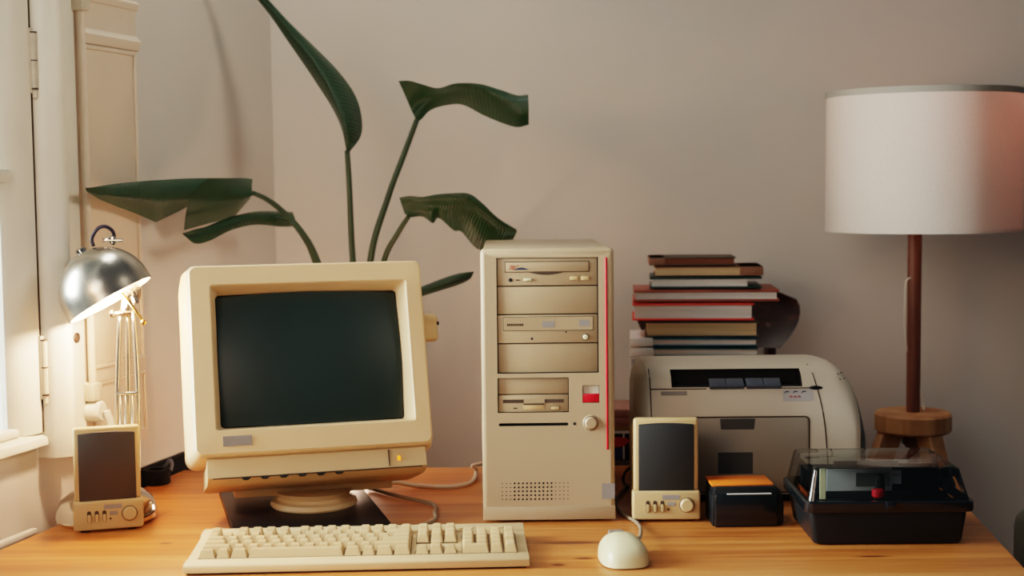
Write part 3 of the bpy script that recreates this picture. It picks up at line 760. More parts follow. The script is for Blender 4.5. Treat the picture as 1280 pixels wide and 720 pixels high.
# ------------------------------------------------------------------ printer (local x 0..PW, y 0..PD, z)
PX, PY_ = .190, 2.118
pr = thing('laser_printer', 'putty grey laser printer with black output slot behind the right speaker', 'printer', (PX, PY_, TZ), math.radians(-.5))
PW, PDp = .3430, .225
prof = [(.0, .012), (.0, .125), (.002, .138), (.008, .155), (.017, .171), (.030, .188), (.048, .197), (.075, .2015), (.12, .203), (.205, .198), (.222, .186), (.225, .17), (.225, .012)]
def hs(x):                                     # the silhouette drops at both ends
    l = .018; r_ = .055
    k = 1.0
    if x < l: k = 1 - .20 * (1 - x / l) ** 2.4
    d = PW - x
    tb_ = ((0, .50), (.005, .63), (.011, .76), (.019, .87), (.029, .94), (.040, .985), (.052, 1.0))
    for (a, ka), (b, kb_) in zip(tb_, tb_[1:]):
        if a <= d < b: k = ka + (kb_ - ka) * (d - a) / (b - a)
    return k
def ysc(x):
    l = .014; r_ = .02
    if x < l: return .014 * (1 - x / l) ** 2
    if x > PW - r_: return .016 * ((x - PW + r_) / r_) ** 2
    return 0
def psec(x, g=0.0):
    k = hs(x); o = ysc(x); out = []
    for y, z in prof:
        z2 = z if z <= .05 else .05 + (z - .05) * k
        out.append((x, y + (o if y < .2 else -o) - (g if y < .2 else 0), z2 + (g if z > .1 else 0)))
    return out
xs = [0, .002, .005, .009, .014, .018, .03, .06, .15, .24, .27, PW - .055] + [PW - .055 + .0445 * k / 9 for k in range(1, 10)]
bm = bmesh.new(); loft(bm, [psec(x) for x in xs])
pbody = obj('body', bm, ['printer', 'hole'], pr, smooth=32)
sx0, sx1 = .050, .2475
carve(pbody, [prism(bmesh.new(), [(-.02, .1735), (-.02, .1965), (.055, .1965), (.12, .193), (.12, .17)], sx0, sx1, 'X')])
for p_ in pbody.data.polygons: p_.use_smooth = True
bm = bmesh.new(); box(bm, sx0 + .001, sx1 - .001, .06, .118, .166, .1945); obj('output_slot', bm, 'hole', pr)
bm = bmesh.new(); loft(bm, [psec(x) for x in (PW - .0105, PW - .008, PW - .0055, PW - .0035, PW - .0015, PW)])
obj('side_cheek', bm, 'printers', pr, smooth=40)
def surf(xx, zz):                               # front surface depth at height zz
    k = hs(xx); best = 0
    for (y0_, z0_), (y1_, z1_) in zip(prof, prof[1:9]):
        a = z0_ if z0_ <= .05 else .05 + (z0_ - .05) * k; b = z1_ if z1_ <= .05 else .05 + (z1_ - .05) * k
        if a <= zz <= b + 1e-9 and b > a: return y0_ + (y1_ - y0_) * (zz - a) / (b - a) + ysc(xx)
    return .03
def seam(name, pts, r=.0011, par=None): return obj(name, tube(bmesh.new(), pts, r, 6, 0), 'seam', par or pr)
dz = .1285
bm = bmesh.new(); prism(bm, rrect(.018, .2535, .016, dz, .006, 5, (0, 0, 1, 0)), -.0022, .01, 'Y', .0012); pdoor = obj('front_door', bm, 'printerd', pr, smooth=40)
bm = bmesh.new(); prism(bm, rrect(.0168, .2555, .014, dz + .0022, .008, 5, (0, 0, 1, 0)), -.0008, .01, 'Y'); obj('door_gap', bm, 'seam', pr)
bm = bmesh.new(); prism(bm, [(.120, dz - .0005), (.1735, dz - .0005), (.1715, dz - .0175), (.122, dz - .0175)], -.0030, .0, 'Y', .0012); obj('door_handle', bm, 'printers', pdoor, smooth=40)
bm = bmesh.new(); prism(bm, [(.121, dz - .001), (.1725, dz - .001), (.170, dz - .012), (.1235, dz - .012)], -.0036, .0, 'Y'); obj('finger_recess', bm, 'greyd', pdoor)
bm = bmesh.new(); box(bm, .1175, .1695, -.0032, 0, .044, .0765, .0006); obj('door_label', bm, 'greyd', pdoor)
bm = bmesh.new(); box(bm, .001, PW - .001, .006, .21, .0, .0125); obj('base', bm, 'dark', pr)
zl = .1705
seam('cover_seam', [(x, surf(x, zl) - .0002, zl) for x in (.018, .06, .102)], .0009)
seam('cover_seam', [(x, surf(x, zl) - .0002, zl) for x in (.208, .24, .262)], .0009)
def across(x, z0_, z1_, n=16, dx=0.0): 
    out = []
    for k in range(n + 1):
        z = z0_ + (z1_ - z0_) * k / n; xx = x - dx * (k / n) ** 2
        out.append((xx, surf(xx, z) - .0002, z))
    return out
seam('side_seam', across(.0175, .02, .197), .0009); seam('side_seam', across(.2835, .02, .2, dx=.020), .0010)
bm = bmesh.new()                               # slate blue paper guides in the slot mouth
for a in (.107, .163):
    for k in range(2): box(bm, a + .0265 * k, a + .0255 + .0265 * k, -.006, .014, -.0035, -.0005, .001)
    box(bm, a, a + .052, -.007, -.003, -.007, -.0005, .0012)
obj('paper_guide', bm, 'guide', pr, smooth=40, X=tr(0, .0185, .1785) @ rot('X', math.radians(28)))
bm = bmesh.new(); prism(bm, [(sx1 + .0, .1755), (sx1 + .014, .1755), (sx1 + .007, .1995), (sx1, .1995)], .0145, .034, 'Y'); 
bm.free()
def patch(name, x0_, x1_, z0_, z1_, mt, lift=.0007, par=None):
    bm = bmesh.new(); n = 5; L_ = []
    for k in range(n + 1):
        z = z0_ + (z1_ - z0_) * k / n; L_.append([bm.verts.new((x, surf(x, z) - lift, z)) for x in (x0_, x1_)])
    for a, b in zip(L_, L_[1:]): bm.faces.new((a[0], a[1], b[1], b[0]))
    return obj(name, bm, mt, par or pr)
patch('maker_plate', .033, .0725, .1615, .1675, 'grey')
lb = patch('instruction_sticker', .2165, .262, .152, .1685, 'label')
bm = bmesh.new()
for k in range(3):
    x_ = .2195 + .0128 * k; z_ = .164
    y_ = surf(x_, z_) - .0012
    box(bm, x_, x_ + .0085, y_, y_ + .0003, z_ - .0022, z_ - .0014); box(bm, x_ + .001, x_ + .0065, y_, y_ + .0003, z_ + .0008, z_ + .0026)
    box(bm, x_, x_ + .0012, y_, y_ + .0003, z_ - .002, z_ + .001)
obj('sticker_drawings', bm, 'guide', lb)
bm = bmesh.new()
for k in range(3):
    c_ = (.2285 + .0062 * k, 0, .1582); y_ = surf(c_[0], c_[2]) - .0012
    lathe(bm, [(.0014, 0), (.0022, 0), (.0022, .0003), (.0014, .0003)], 14, X=tr(c_[0], y_, c_[2]) @ rot('X', PI / 2))
    box(bm, c_[0] - .0013, c_[0] + .0013, y_ - .0003, y_, c_[2] - .0003, c_[2] + .0003)
obj('warning_marks', bm, 'redp', lb)
bm = bmesh.new(); lathe(bm, [(0, 0), (.8, 0), (1, .3), (1, 1)], 24, X=tr(.2675, surf(.2675, .1705) - .0022, .1705) @ Matrix.Diagonal((.0105, 1, .0032, 1)) @ rot('X', -PI / 2) @ Matrix.Diagonal((1, 1, .004, 1))); obj('release_button', bm, 'darkg', pr, smooth=50)
bm = bmesh.new()
for (a, b) in ((.3035, .188), (.3105, .1885), (.305, .181), (.312, .1815)):
    box(bm, a, a + .0022, surf(a, b) - .0012, surf(a, b) + .001, b, b + .0016)
obj('indicator_icons', bm, 'greyd', pr)

# ------------------------------------------------------------------ black and orange case
oc = thing('storage_case', 'small black case with an orange top between right speaker and clear lidded box', 'case', (.280, 1.962, TZ), math.radians(1.5))
bm = bmesh.new()
prism(bm, [(.0, .004), (.0, .052), (.002, .056), (.0865, .056), (.093, .051), (.0965, .043), (.0985, .030), (.0985, .004)], .003, .072, 'Y', .0018)
obj('body', bm, 'dark', oc, smooth=30)
bm = bmesh.new(); box(bm, .0005, .0885, -.003, .006, .0, .0465, .0025); obj('front_panel', bm, 'darkg', oc, smooth=40)
bm = bmesh.new(); box(bm, -.0015, .0855, .012, .070, .055, .0585, .001); obj('lid', bm, 'orange', oc, smooth=40)
bm = bmesh.new(); box(bm, .018, .080, -.0025, .002, .0462, .0476, .0005); obj('light_strip', bm, 'label', oc)
for x_ in (-.002, .0915): 
    bm = bmesh.new(); box(bm, x_, x_ + .006, .004, .066, .0, .044, .002); obj('side_clip', bm, 'dark', oc, smooth=40)

# ------------------------------------------------------------------ clear lidded box
bx = thing('disk_box', 'black storage box with smoke clear lid at the right end of the desk', 'box', (.3965, 1.856, TZ), math.radians(-.4))
Wb, Db = .198, .150
def ringxy(x0, x1, y0, y1, z, r=.008): return [(a, b, z) for a, b in rrect(x0, x1, y0, y1, r, 4)]
bm = bmesh.new()
loft(bm, [ringxy(.002, Wb - .002, .002, Db, .002), ringxy(0, Wb, 0, Db, .006), ringxy(-.007, Wb + .005, -.004, Db + .004, .046), ringxy(-.007, Wb + .005, -.004, Db + .004, .048),
          ringxy(-.001, Wb - .001, .004, Db - .004, .048), ringxy(.004, Wb - .004, .008, Db - .008, .012), ringxy(.006, Wb - .006, .01, Db - .01, .010)])
obj('base', bm, 'dark', bx, smooth=35)
bm = bmesh.new()
loft(bm, [ringxy(-.012, Wb + .012, -.009, Db + .009, .046, .012), ringxy(-.013, Wb + .013, -.010, Db + .010, .048, .012), ringxy(-.013, Wb + .013, -.010, Db + .010, .059, .012), ringxy(-.011, Wb + .011, -.008, Db + .008, .061, .012),
          ringxy(-.008, Wb + .008, -.005, Db + .005, .061, .010), ringxy(-.008, Wb + .008, -.005, Db + .005, .047, .010)], cap0=False, cap1=False)
for f in []: pass
obj('rim', bm, 'darkg', bx, smooth=35)
bm = bmesh.new()
loft(bm, [ringxy(-.009, Wb + .009, -.006, Db + .006, .060, .010), ringxy(.000, Wb - .004, .003, Db - .003, .1005, .007), ringxy(.003, Wb - .007, .006, Db - .006, .103, .006)], cap0=False)
lid = obj('lid', bm, 'smoke', bx, smooth=35)
bm = bmesh.new(); box(bm, .092, .106, -.014, -.009, .050, .062, .002); obj('latch', bm, 'darkg', bx, smooth=40)
bm = bmesh.new(); box(bm, .006, Wb - .006, .010, .013, .012, .060, .001); box(bm, .006, Wb - .006, .05, .053, .012, .062, .001); box(bm, .006, Wb - .006, .12, .123, .012, .085, .002); obj('divider', bm, 'dark', bx, smooth=40)
bm = bmesh.new(); cyl(bm, (.090, .020, .060), (.090, .020, .071), .0085, 16, bev=.002); lk = obj('lock', bm, 'red', bx, smooth=40)
bm = bmesh.new(); box(bm, .088, .101, .024, .036, .058, .090, .005); obj('lock_body', bm, 'dark', lk, smooth=40)
# what lies inside
def card(name, label, x0_, x1_, y_, z1_, mt, th_=.0035, notch=None, group=None):
    bm = bmesh.new(); box(bm, x0_, x1_, y_, y_ + th_, .0145, z1_, .001)
    o = obj(name, bm, mt, smooth=40); o.matrix_world = tr(bx.location.x, bx.location.y, bx.location.z)
    tag(o, label, 'floppy disk', group); return o
k1 = card('floppy_disk', 'grey floppy disk with dark label, left of the red lock in the lidded box', .030, .120, .060, .090, 'grey')
k2 = card('floppy_disk', 'black unlabelled floppy disk at the back inside the lidded box', .050, .140, .105, .092, 'dark')
k3 = card('floppy_disk', 'pale labelled floppy disk right of the red lock inside the lidded box', .098, .188, .075, .088, 'dark')
for k_, mt, (a, b) in ((k1, 'greyd', (.07, .115)), (k3, 'label', (.104, .136))):
    bm = bmesh.new(); y_ = (.060 if k_ is k1 else .075) - .0006; box(bm, a, b, y_, y_ + .001, .066, .085); o = obj('paper_label', bm, mt); o.parent = k_
bm = bmesh.new()
for q in range(4): box(bm, .118 + .004 * q, .1205 + .004 * q, .0740, .0745, .078, .079)
o = obj('label_writing', bm, 'greyd'); o.parent = k3
tag(obj('index_card', box(bmesh.new(), .0125, .0205, .022, .0235, .0145, .099, .0004), 'mouse', X=tr(*bx.location)), 'narrow cream index strip upright at the left end of the lidded box', 'card')

# ------------------------------------------------------------------ desk lamp
lx, ly = -.594, 2.045
dl = thing('desk_lamp', 'chrome dome head desk lamp with rod arms, lit, by the window', 'lamp', (lx, ly, TZ))
bm = bmesh.new(); lathe(bm, [(0, 0), (.066, 0), (.072, .006), (.072, .014), (.066, .030), (.052, .042), (.03, .049), (.012, .052), (0, .052)], 48)
obj('base', bm, 'chrome', dl, smooth=40)
def L(x, y, Y=2.06): return ony(x, y, Y) - Vector((lx, ly, TZ))
bot = [L(150, 590), L(161, 590), L(171, 590)]
bmx = bmesh.new()
for (b0, m0, t0) in ((L(148, 600), L(147, 490), L(151, 392)), (L(161, 600), L(161.5, 490), L(160, 392)), (L(172, 600), L(173, 490), L(168, 400))):
    pass
for (b0, m0, t0, mt) in ((L(146, 604), L(147, 478), L(150, 388), 'steel'), (L(161, 604, 2.08), L(160.5, 478, 2.08), L(159.5, 388, 2.08), 'steel'), (L(173, 604), L(172, 478), L(166.5, 388), 'steel')):
    obj('arm_rod', tube(bmesh.new(), [b0, m0, t0], .0036, 10, 6), mt, dl)
for a in (151, 157, 166): obj('spring', tube(bmesh.new(), [L(a, 602, 2.05), L(a, 492, 2.05)], .0022, 8, 1), 'steel', dl)
bm = bmesh.new(); box(bm, -.016, .016, -.003, .003, -.002, .002, .001, X=Matrix.Translation(L(160, 491, 2.05))); obj('cross_plate', bm, 'chrome', dl, smooth=40)
bm = bmesh.new(); cyl(bm, (-.02 , .0, 0), (-.02, .0, .03), .012, 20); bm.free()
bm = bmesh.new(); p = L(160, 600); cyl(bm, (p.x, p.y, .04), (p.x, p.y, .062), .017, 24, bev=.003); obj('swivel_joint', bm, 'chrome', dl, smooth=40)
bm = bmesh.new()
cyl(bm, L(138, 392, 2.05), L(164, 391, 2.06), .0035, 12); cyl(bm, L(137, 392, 2.05), L(144, 392, 2.05), .006, 16, bev=.002)
box(bm, -.006, .006, -.008, .008, -.018, .018, .003, X=Matrix.Translation(L(157, 380, 2.065)) @ rot('Y', .2)); box(bm, -.005, .005, -.006, .006, -.012, .012, .003, X=Matrix.Translation(L(166, 371, 2.07)) @ rot('Y', -.5))
obj('elbow_joint', bm, 'chrome', dl, smooth=40)
bm = bmesh.new(); tube(bm, [L(152, 366, 2.03), L(165, 382, 2.03), L(179, 402, 2.03)], .0022, 8, 4); lathe(bm, [(0, -.0045), (.003, -.0035), (.0045, 0), (.003, .0035), (0, .0045)], 14, X=Matrix.Translation(L(179.5, 403, 2.03)))
obj('tension_lever', bm, 'brass', dl, smooth=50)
# head: dome with the mouth turned down, right and a little to the front
hc = L(133.0, 366, 2.03)
ax = Vector((.50, -.02, -.86)).normalized()          # direction the mouth faces
hq = Vector((0, 0, -1)).rotation_difference(ax).to_matrix().to_4x4()
HX = Matrix.Translation(hc) @ hq
hr = .0655
dome = [(hr * math.sin(a), hr * math.cos(a) * 1.02) for a in [PI / 2 * k / 14 for k in range(1, 15)]]
dome = [(.004, hr * 1.02)] + dome + [(hr * 1.0, -.004), (hr * 1.005, -.012)]
bm = bmesh.new(); lathe(bm, dome, 56); bmesh.ops.holes_fill(bm, edges=[e for e in bm.edges if len(e.link_faces) == 1 and all(v.co.z > .05 for v in e.verts)])
hood = obj('hood', bm, 'steel', dl, X=HX, smooth=60)
bm = bmesh.new(); lathe(bm, [(r_ * .965, z_ * .965 if z_ > 0 else z_ ) for r_, z_ in dome], 56); obj('hood_lining', bm, 'hoodin', hood, smooth=60)
bm = bmesh.new(); lathe(bm, [(0, .035), (.010, .033), (.017, .022), (.020, .010), (.017, -.002), (.009, -.009), (0, -.011)], 24); obj('bulb', bm, 'bulb', hood, smooth=60)
bm = bmesh.new(); cyl(bm, (0, 0, .032), (0, 0, .062), .013, 20); obj('bulb_socket', bm, 'white', hood, smooth=40)
bm = bmesh.new(); cyl(bm, (0, 0, hr - .001), (0, 0, hr + .008), .008, 16, bev=.002); obj('cap', bm, 'chrome', hood, smooth=40)
bm = bmesh.new(); tube(bm, [L(117, 308, 2.04), L(115, 298, 2.04), L(122, 286, 2.04), L(131, 283, 2.04), L(140, 288, 2.045), L(143, 297, 2.05), L(141, 306, 2.05)], .0026, 10, 8); obj('cord', bm, 'purple', dl)
bm = bmesh.new(); cyl(bm, L(130, 300.5, 2.04), L(153, 300.5, 2.04), .0022, 10); box(bm, -.004, .004, -.004, .004, -.006, .006, .002, X=Matrix.Translation(L(141, 300, 2.042))); box(bm, -.005, .005, -.002, .002, -.003, .003, .001, X=Matrix.Translation(L(133, 300, 2.04))); obj('wing_nut', bm, 'chrome', dl, smooth=40)
bm = bmesh.new(); tube(bm, [L(173, 360, 2.08), L(172, 372, 2.085), L(166, 380, 2.08)], .0035, 8, 6); obj('cord', bm, 'blackcord', dl)
# the lit bulb itself
def point(name, loc, power, col, r=.02):
    l = bpy.data.lights.new(name, 'POINT'); l.energy = power; l.color = col; l.shadow_soft_size = r
    o = bpy.data.objects.new(name, l); COL.objects.link(o); o.location = loc; return o
bulb_w = Vector((lx, ly, TZ)) + hc + ax * .022
point('desk_lamp_light', bulb_w, 6.5, (1.0, .63, .40), .016)

# black things behind the lamp
cc = onz(194, 606, .0)
co = thing('tape_roll', 'small roll of black tape on the desk corner behind the left speaker', 'tape', (cc.x, cc.y + .01, TZ))
bm = bmesh.new()
lathe(bm, [(.021, 0), (.0225, .002), (.0225, .022), (.021, .024), (.012, .024), (.012, 0)], 32); obj('roll', bm, 'matte', co, smooth=40)
bm = bmesh.new(); tube(bm, [(.010, .012, .024), (.019, .013, .036), (.024, .008, .030), (.023, .0, .020)], .0028, 8, 6); obj('loose_end', bm, 'guide', co)
bb = Vector((-.585, 2.405, 0))
tag(boxo('gap_shade_panel', (.03, .40, -.015, -.001, 0, TZ + .022), 'matte', None, bev=.003, X=tr(*(W0 + WS * .30 + WN * .0)) @ WX.to_3x3().to_4x4()),  # added black sheet, gives the gap its shade
    'black flat panel standing in for the shade in the gap between desk edge and left wall', 'case')

# ------------------------------------------------------------------ chair behind the desk, carrying books
ch = thing('wooden_chair', 'dark brown wooden chair with curved back behind the printer, holding books', 'chair', (.37, 2.58, 0))
bm = bmesh.new(); box(bm, -.265, .20, -.15, .17, TZ - .030, TZ - .004, .006); obj('seat', bm, 'chairwood', ch, smooth=40)
bm = bmesh.new()                                    # curved back board: outline in x,z bent in y
n = 16; rows_ = []
for j in range(9):
    v = j / 8; r2 = []
    for i in range(n + 1):
        a = -1 + 2 * i / n
        wdt = .150 + .012 * math.sin(PI * min(1, v * 1.0)) - .035 * (1 - v) ** 2
        if v > .75: wdt -= .03 * ((v - .75) / .25) ** 3
        r2.append((.022 + a * wdt, .150 - .045 * a * a + .02 * v, TZ + .165 + .105 * v))
    rows_.append(r2)
for off in (0, .014):
    vs = [[bm.verts.new((x, y + off, z)) for x, y, z in r2] for r2 in rows_]
    for a, b in zip(vs, vs[1:]):
        for i in range(n): bm.faces.new((a[i], a[i + 1], b[i + 1], b[i]))
bmesh.ops.bridge_loops(bm, edges=[e for e in bm.edges if len(e.link_faces) == 1])
obj('backrest', bm, 'chairwood', ch, smooth=50)
for x_ in (-.095, .125):
    bm = bmesh.new(); tube(bm, [(x_, .145, TZ - .03), (x_, .148, TZ + .10), (x_ * 1.02, .145, TZ + .21)], .012, 10, 6); obj('back_post', bm, 'chairwood', ch)
for x_, y_ in ((-.24, -.125), (.175, -.125), (-.24, .145), (.175, .145)):
    bm = bmesh.new(); tube(bm, [(x_, y_, TZ - .028), (x_ * 1.05, y_ * 1.05, 0)], .014, 12, 1); obj('leg', bm, 'chairwood', ch)
bm = bmesh.new(); tube(bm, [(-.245, -.13, .3), (.18, -.13, .3)], .009, 10, 1); tube(bm, [(-.245, .15, .3), (.18, .15, .3)], .009, 10, 1); obj('stretcher', bm, 'chairwood', ch)

# books, from the bottom: (x0,x1,z0,z1, depth, y offset, yaw, cover, pages, spine side, label)
BYD = 2.50
def book(name, px0, px1, py0, py1, label, cover, pages, spine=None, yaw=0.0, depth=.19, ct=.0022, spine_mat=None, block=None, cat='book', group='stacked books on the chair', lift=0.0):
    p0 = ony(px0, py1, BYD); p1 = ony(px1, py0, BYD)
    w = p1.x - p0.x; h = p1.z - p0.z
    o = thing(name, label, cat, (p0.x, BYD, p0.z + lift), yaw - .085, group)
    c0 = block[0] * w if (block and spine == 'L' and 'magazine' in name) else 0
    obj('cover', box(box(bmesh.new(), c0, w, 0, depth, 0, ct, .0006), c0, w, 0, depth, h - ct, h, .0006), cover, o, smooth=40)
    a, b = (.004, w - .004) if block is None else (block[0] * w, block[1] * w)
    obj('pages', box(bmesh.new(), a, b, .003, depth - .003, ct, h - ct), pages, o)
    if spine == 'L': obj('spine', box(bmesh.new(), -.001, .0035 if block is None else a, 0, depth, 0, h, .0012), spine_mat or cover, o, smooth=40)
    if spine == 'R': obj('spine', box(bmesh.new(), w - .0035 if block is None else b, w + .001, 0, depth, 0, h, .0012), spine_mat or cover, o, smooth=40)
    return o
book('magazine', 789, 945, 459, 472, 'white magazine whose spine shows just left of the printer corner, lowest seen', 'cwhite', 'pages', 'L', depth=.14)
book('magazine', 788, 945, 446, 458.6, 'white spined magazine just above the printer top, left end showing', 'cwhite', 'pages', 'L', depth=.14)
book('magazine', 788.5, 946, 433.5, 445.6, 'white spined magazine with teal edges, second below the tan book', 'cteal', 'pages', 'L', spine_mat='cwhite', block=(.18, .99), depth=.14, ct=.0028)
book('magazine', 788, 945, 421.3, 433.1, 'white spined magazine with blue cover edges directly under the tan book', 'cblue', 'pages', 'L', spine_mat='cwhite', block=(.18, .99), depth=.14, ct=.0028)
book('book', 806, 947, 401.2, 420.9, 'thick tan paged book with grey covers in the middle of the stack', 'cgrey', 'pagest', None, depth=.13, ct=.0020)
book('book', 790.5, 941, 378, 400.8, 'thick book with bright red covers and white pages', 'cred', 'pages', None, depth=.14, ct=.0035)
book('book', 792, 972, 361, 377.4, 'wide rust red book with white pages, widest of the upper stack', 'crust', 'pages', None, yaw=.01, depth=.14, ct=.0042)
book('magazine', 812, 951, 345.5, 360.6, 'white paged paperback with dark green cover near the top of the stack', 'cgreen', 'pages', None, yaw=-.01, depth=.13, ct=.0032, block=(.02, .87))
book('book', 818, 952, 332.5, 345.1, 'tan paperback second from the top of the stack', 'cspine', 'pagest', 'R', depth=.12, ct=.0012, block=(.01, .79))
book('book', 812, 919, 321, 332.1, 'small dark brown hardback on top of the stack', 'cbrown', 'pagesr', 'L', yaw=.015, depth=.10, ct=.0022, block=(.18, .98), spine_mat='cspine')
# support below the lowest magazine
pbot = ony(789, 472, BYD).z
tag(boxo('carton', (.240, .42, BYD + .004, BYD + .11, TZ - .004, pbot), 'cgrey', None, bev=.002), 'plain grey carton on the chair holding up the book stack behind the printer', 'box')

# little stack between tower and speaker, on the chair seat
def bxo(name, label, z0_, z1_, mt, cat, y0_=2.47, x0_=.12, x1_=.215, bev=.001):
    return tag(boxo(name, (x0_, x1_, y0_, y0_ + .12, TZ + z0_, TZ + z1_), mt, None, bev=bev), label, cat)
zc = TZ - .004
nb = thing('game_box', 'dark navy box with red and blue print between tower and right speaker', 'box', (.12, 2.47, zc))
boxo('carton', (0, .095, 0, .12, 0, .052), 'navy', nb, bev=.001); boxo('lid_edge', (0, .095, -.0008, .0, .0475, .052), 'cwhite', nb)
bm = prism(bmesh.new(), [(.05, .022), (.074, .025), (.084, .034), (.078, .040), (.05, .042)], -.0008, .001, 'Y'); obj('printed_shape', bm, 'redp', nb)
bm = box(bmesh.new(), .04, .072, -.0006, .001, .003, .021); obj('printed_panel', bm, 'blue2', nb)
bm = box(bmesh.new(), .072, .0745, -.0007, .001, .002, .047); obj('printed_line', bm, 'cwhite', nb)
for z0_, z1_, mt, lab in ((.052, .061, 'yellow', 'ochre layered booklet on top of the navy box beside the tower'), (.061, .075, 'pink', 'pink layered booklet above the ochre one beside the tower'), (.075, .090, 'pink', 'pink brown booklet topping the small pile between tower and printer')):
    tag(boxo('booklet', (.122, .214, 2.472, 2.58, zc + z0_, zc + z1_), mt, None, bev=.001), lab, 'booklet', 'booklets on the navy box')

# speaker lead behind the right speaker
cable('speaker_lead', [tp(784, 610), tp(779, 600, .004), tp(782, 590, .02), tp(789, 584, .03), tp(796, 583, .03)], .0022, 'blackcord', spk_r)

# ------------------------------------------------------------------ floor lamp
LX, LY = .729, 2.57
fl_ = thing('floor_lamp', 'wooden tripod floor lamp with white drum shade', 'lamp', (LX, LY, 0))
def FZ(y): return ony(1140, y, LY).z
k_ = LY / F
bm = bmesh.new(); lathe(bm, [(0, 0), (.064, 0), (.0685, .004), (.0685, .032), (.064, .036), (0, .036)], 40); obj('disc', bm, 'oak', fl_, X=tr(0, 0, FZ(539)), smooth=30)
zd = FZ(539)
bm = bmesh.new(); cyl(bm, (0, 0, zd + .034), (0, 0, FZ(200)), .0125, 20); obj('pole', bm, 'walnut', fl_, smooth=40)
bm = bmesh.new(); lathe(bm, [(0, 0), (.010, 0), (.011, -.002), (.021, -.010), (.021, -.022), (.012, -.032), (.0115, -.20), (0, -.20)], 24); obj('lower_pole', bm, 'walnut', fl_, X=tr(.002, 0, zd), smooth=30)
for k, (ang, mt) in enumerate(((math.radians(184), 'oak'), (math.radians(-64), 'oak'), (math.radians(62), 'oak'))):
    c, s = math.cos(ang), math.sin(ang); bm = bmesh.new()
    t = bmesh.new()
    def ringp(r0, r1, z, hw): return [(r0, -hw, z), (r1, -hw, z), (r1, hw, z), (r0, hw, z)]
    loft(t, [ringp(.020, .060, zd + .002, .016), ringp(.155, .190, zd * .55, .014), ringp(.320, .345, 0.0, .010)])
    bmesh.ops.bevel(t, geom=t.edges[:], offset=.002, segments=1, affect='EDGES')
    merge(bm, t, 0, rot('Z', ang)); obj('leg', bm, mt, fl_, smooth=30)
zs0, zs1 = FZ(288.5), FZ(114.8); sr = 118.5 * k_
bm = bmesh.new(); lathe(bm, [(sr, zs0), (sr, zs1)], 72)
SX = .0
shd = obj('lamp_shade', bm, 'shade', fl_, X=tr(.013, 0, 0), smooth=60)
for z_, h_ in ((zs0, .006), (zs1 - .010, .011)):
    bm = bmesh.new(); lathe(bm, [(sr + .0006, z_), (sr + .0006, z_ + h_)], 72); obj('edge_tape', bm, 'shade' if h_ < .008 else 'shadeband', shd, smooth=60)
bm = bmesh.new()
for a in (0, 2.09, 4.19): tube(bm, [(0, 0, zs1 - .03), (sr * .5 * math.cos(a), sr * .5 * math.sin(a), zs1 - .028), (sr * math.cos(a), sr * math.sin(a), zs1 - .006)], .0016, 6, 4)
obj('shade_spider', bm, 'steel', shd)
bm = bmesh.new(); cyl(bm, (0, 0, FZ(200)), (0, 0, FZ(200) + .04), .018, 16); obj('bulb_socket', bm, 'dark', fl_, smooth=40)
zbulb = FZ(200) + .075
bm = bmesh.new(); lathe(bm, [(0, -.036), (.012, -.034), (.018, -.018), (.028, .004), (.026, .02), (.014, .033), (0, .036)], 20); obj('bulb', bm, 'bulb2', fl_, X=tr(0, 0, zbulb), smooth=60)
bm = bmesh.new(); d_ = Vector((LX, LY, 0))
tube(bm, [ony(1138, 347, LY - .014) - d_, ony(1133, 352, LY - .018) - d_, ony(1131.5, 375, LY - .02) - d_, ony(1131, 405, LY - .018) - d_, ony(1133.5, 440, LY - .0145) - d_], .0018, 8, 8); obj('cord', bm, 'white', fl_)
bm = bmesh.new(); tube(bm, [ony(1149, 470, LY) - d_, ony(1151, 492, LY - .005) - d_, ony(1155, 512, LY - .01) - d_ ], .0024, 8, 8); obj('cord', bm, 'white', fl_)
point('floor_lamp_light', (LX + .05, LY - .03, zbulb), .36, (1.0, .42, .29), .03)

# ------------------------------------------------------------------ cushioned chair at the right edge
cu = onz(1266, 700, 0)
sx_, sy_ = .722, 1.99
ac = thing('upholstered_chair', 'grey olive upholstered chair back at the right edge behind the desk corner', 'chair', (sx_, sy_, 0))
bm = bmesh.new(); box(bm, 0, .46, -.03, .06, .42, TZ + .012, .03, 4); obj('backrest', bm, 'olive', ac, smooth=60)
bm = bmesh.new(); box(bm, .0, .46, -.45, -.02, .36, .47, .03, 4); obj('seat', bm, 'olive', ac, smooth=60)
for x_, y_ in ((.03, -.41), (.40, -.41), (.03, .0), (.40, .0)): boxo('leg', (x_, x_ + .035, y_, y_ + .035, 0, .44), 'chairwood', ac, bev=.003)

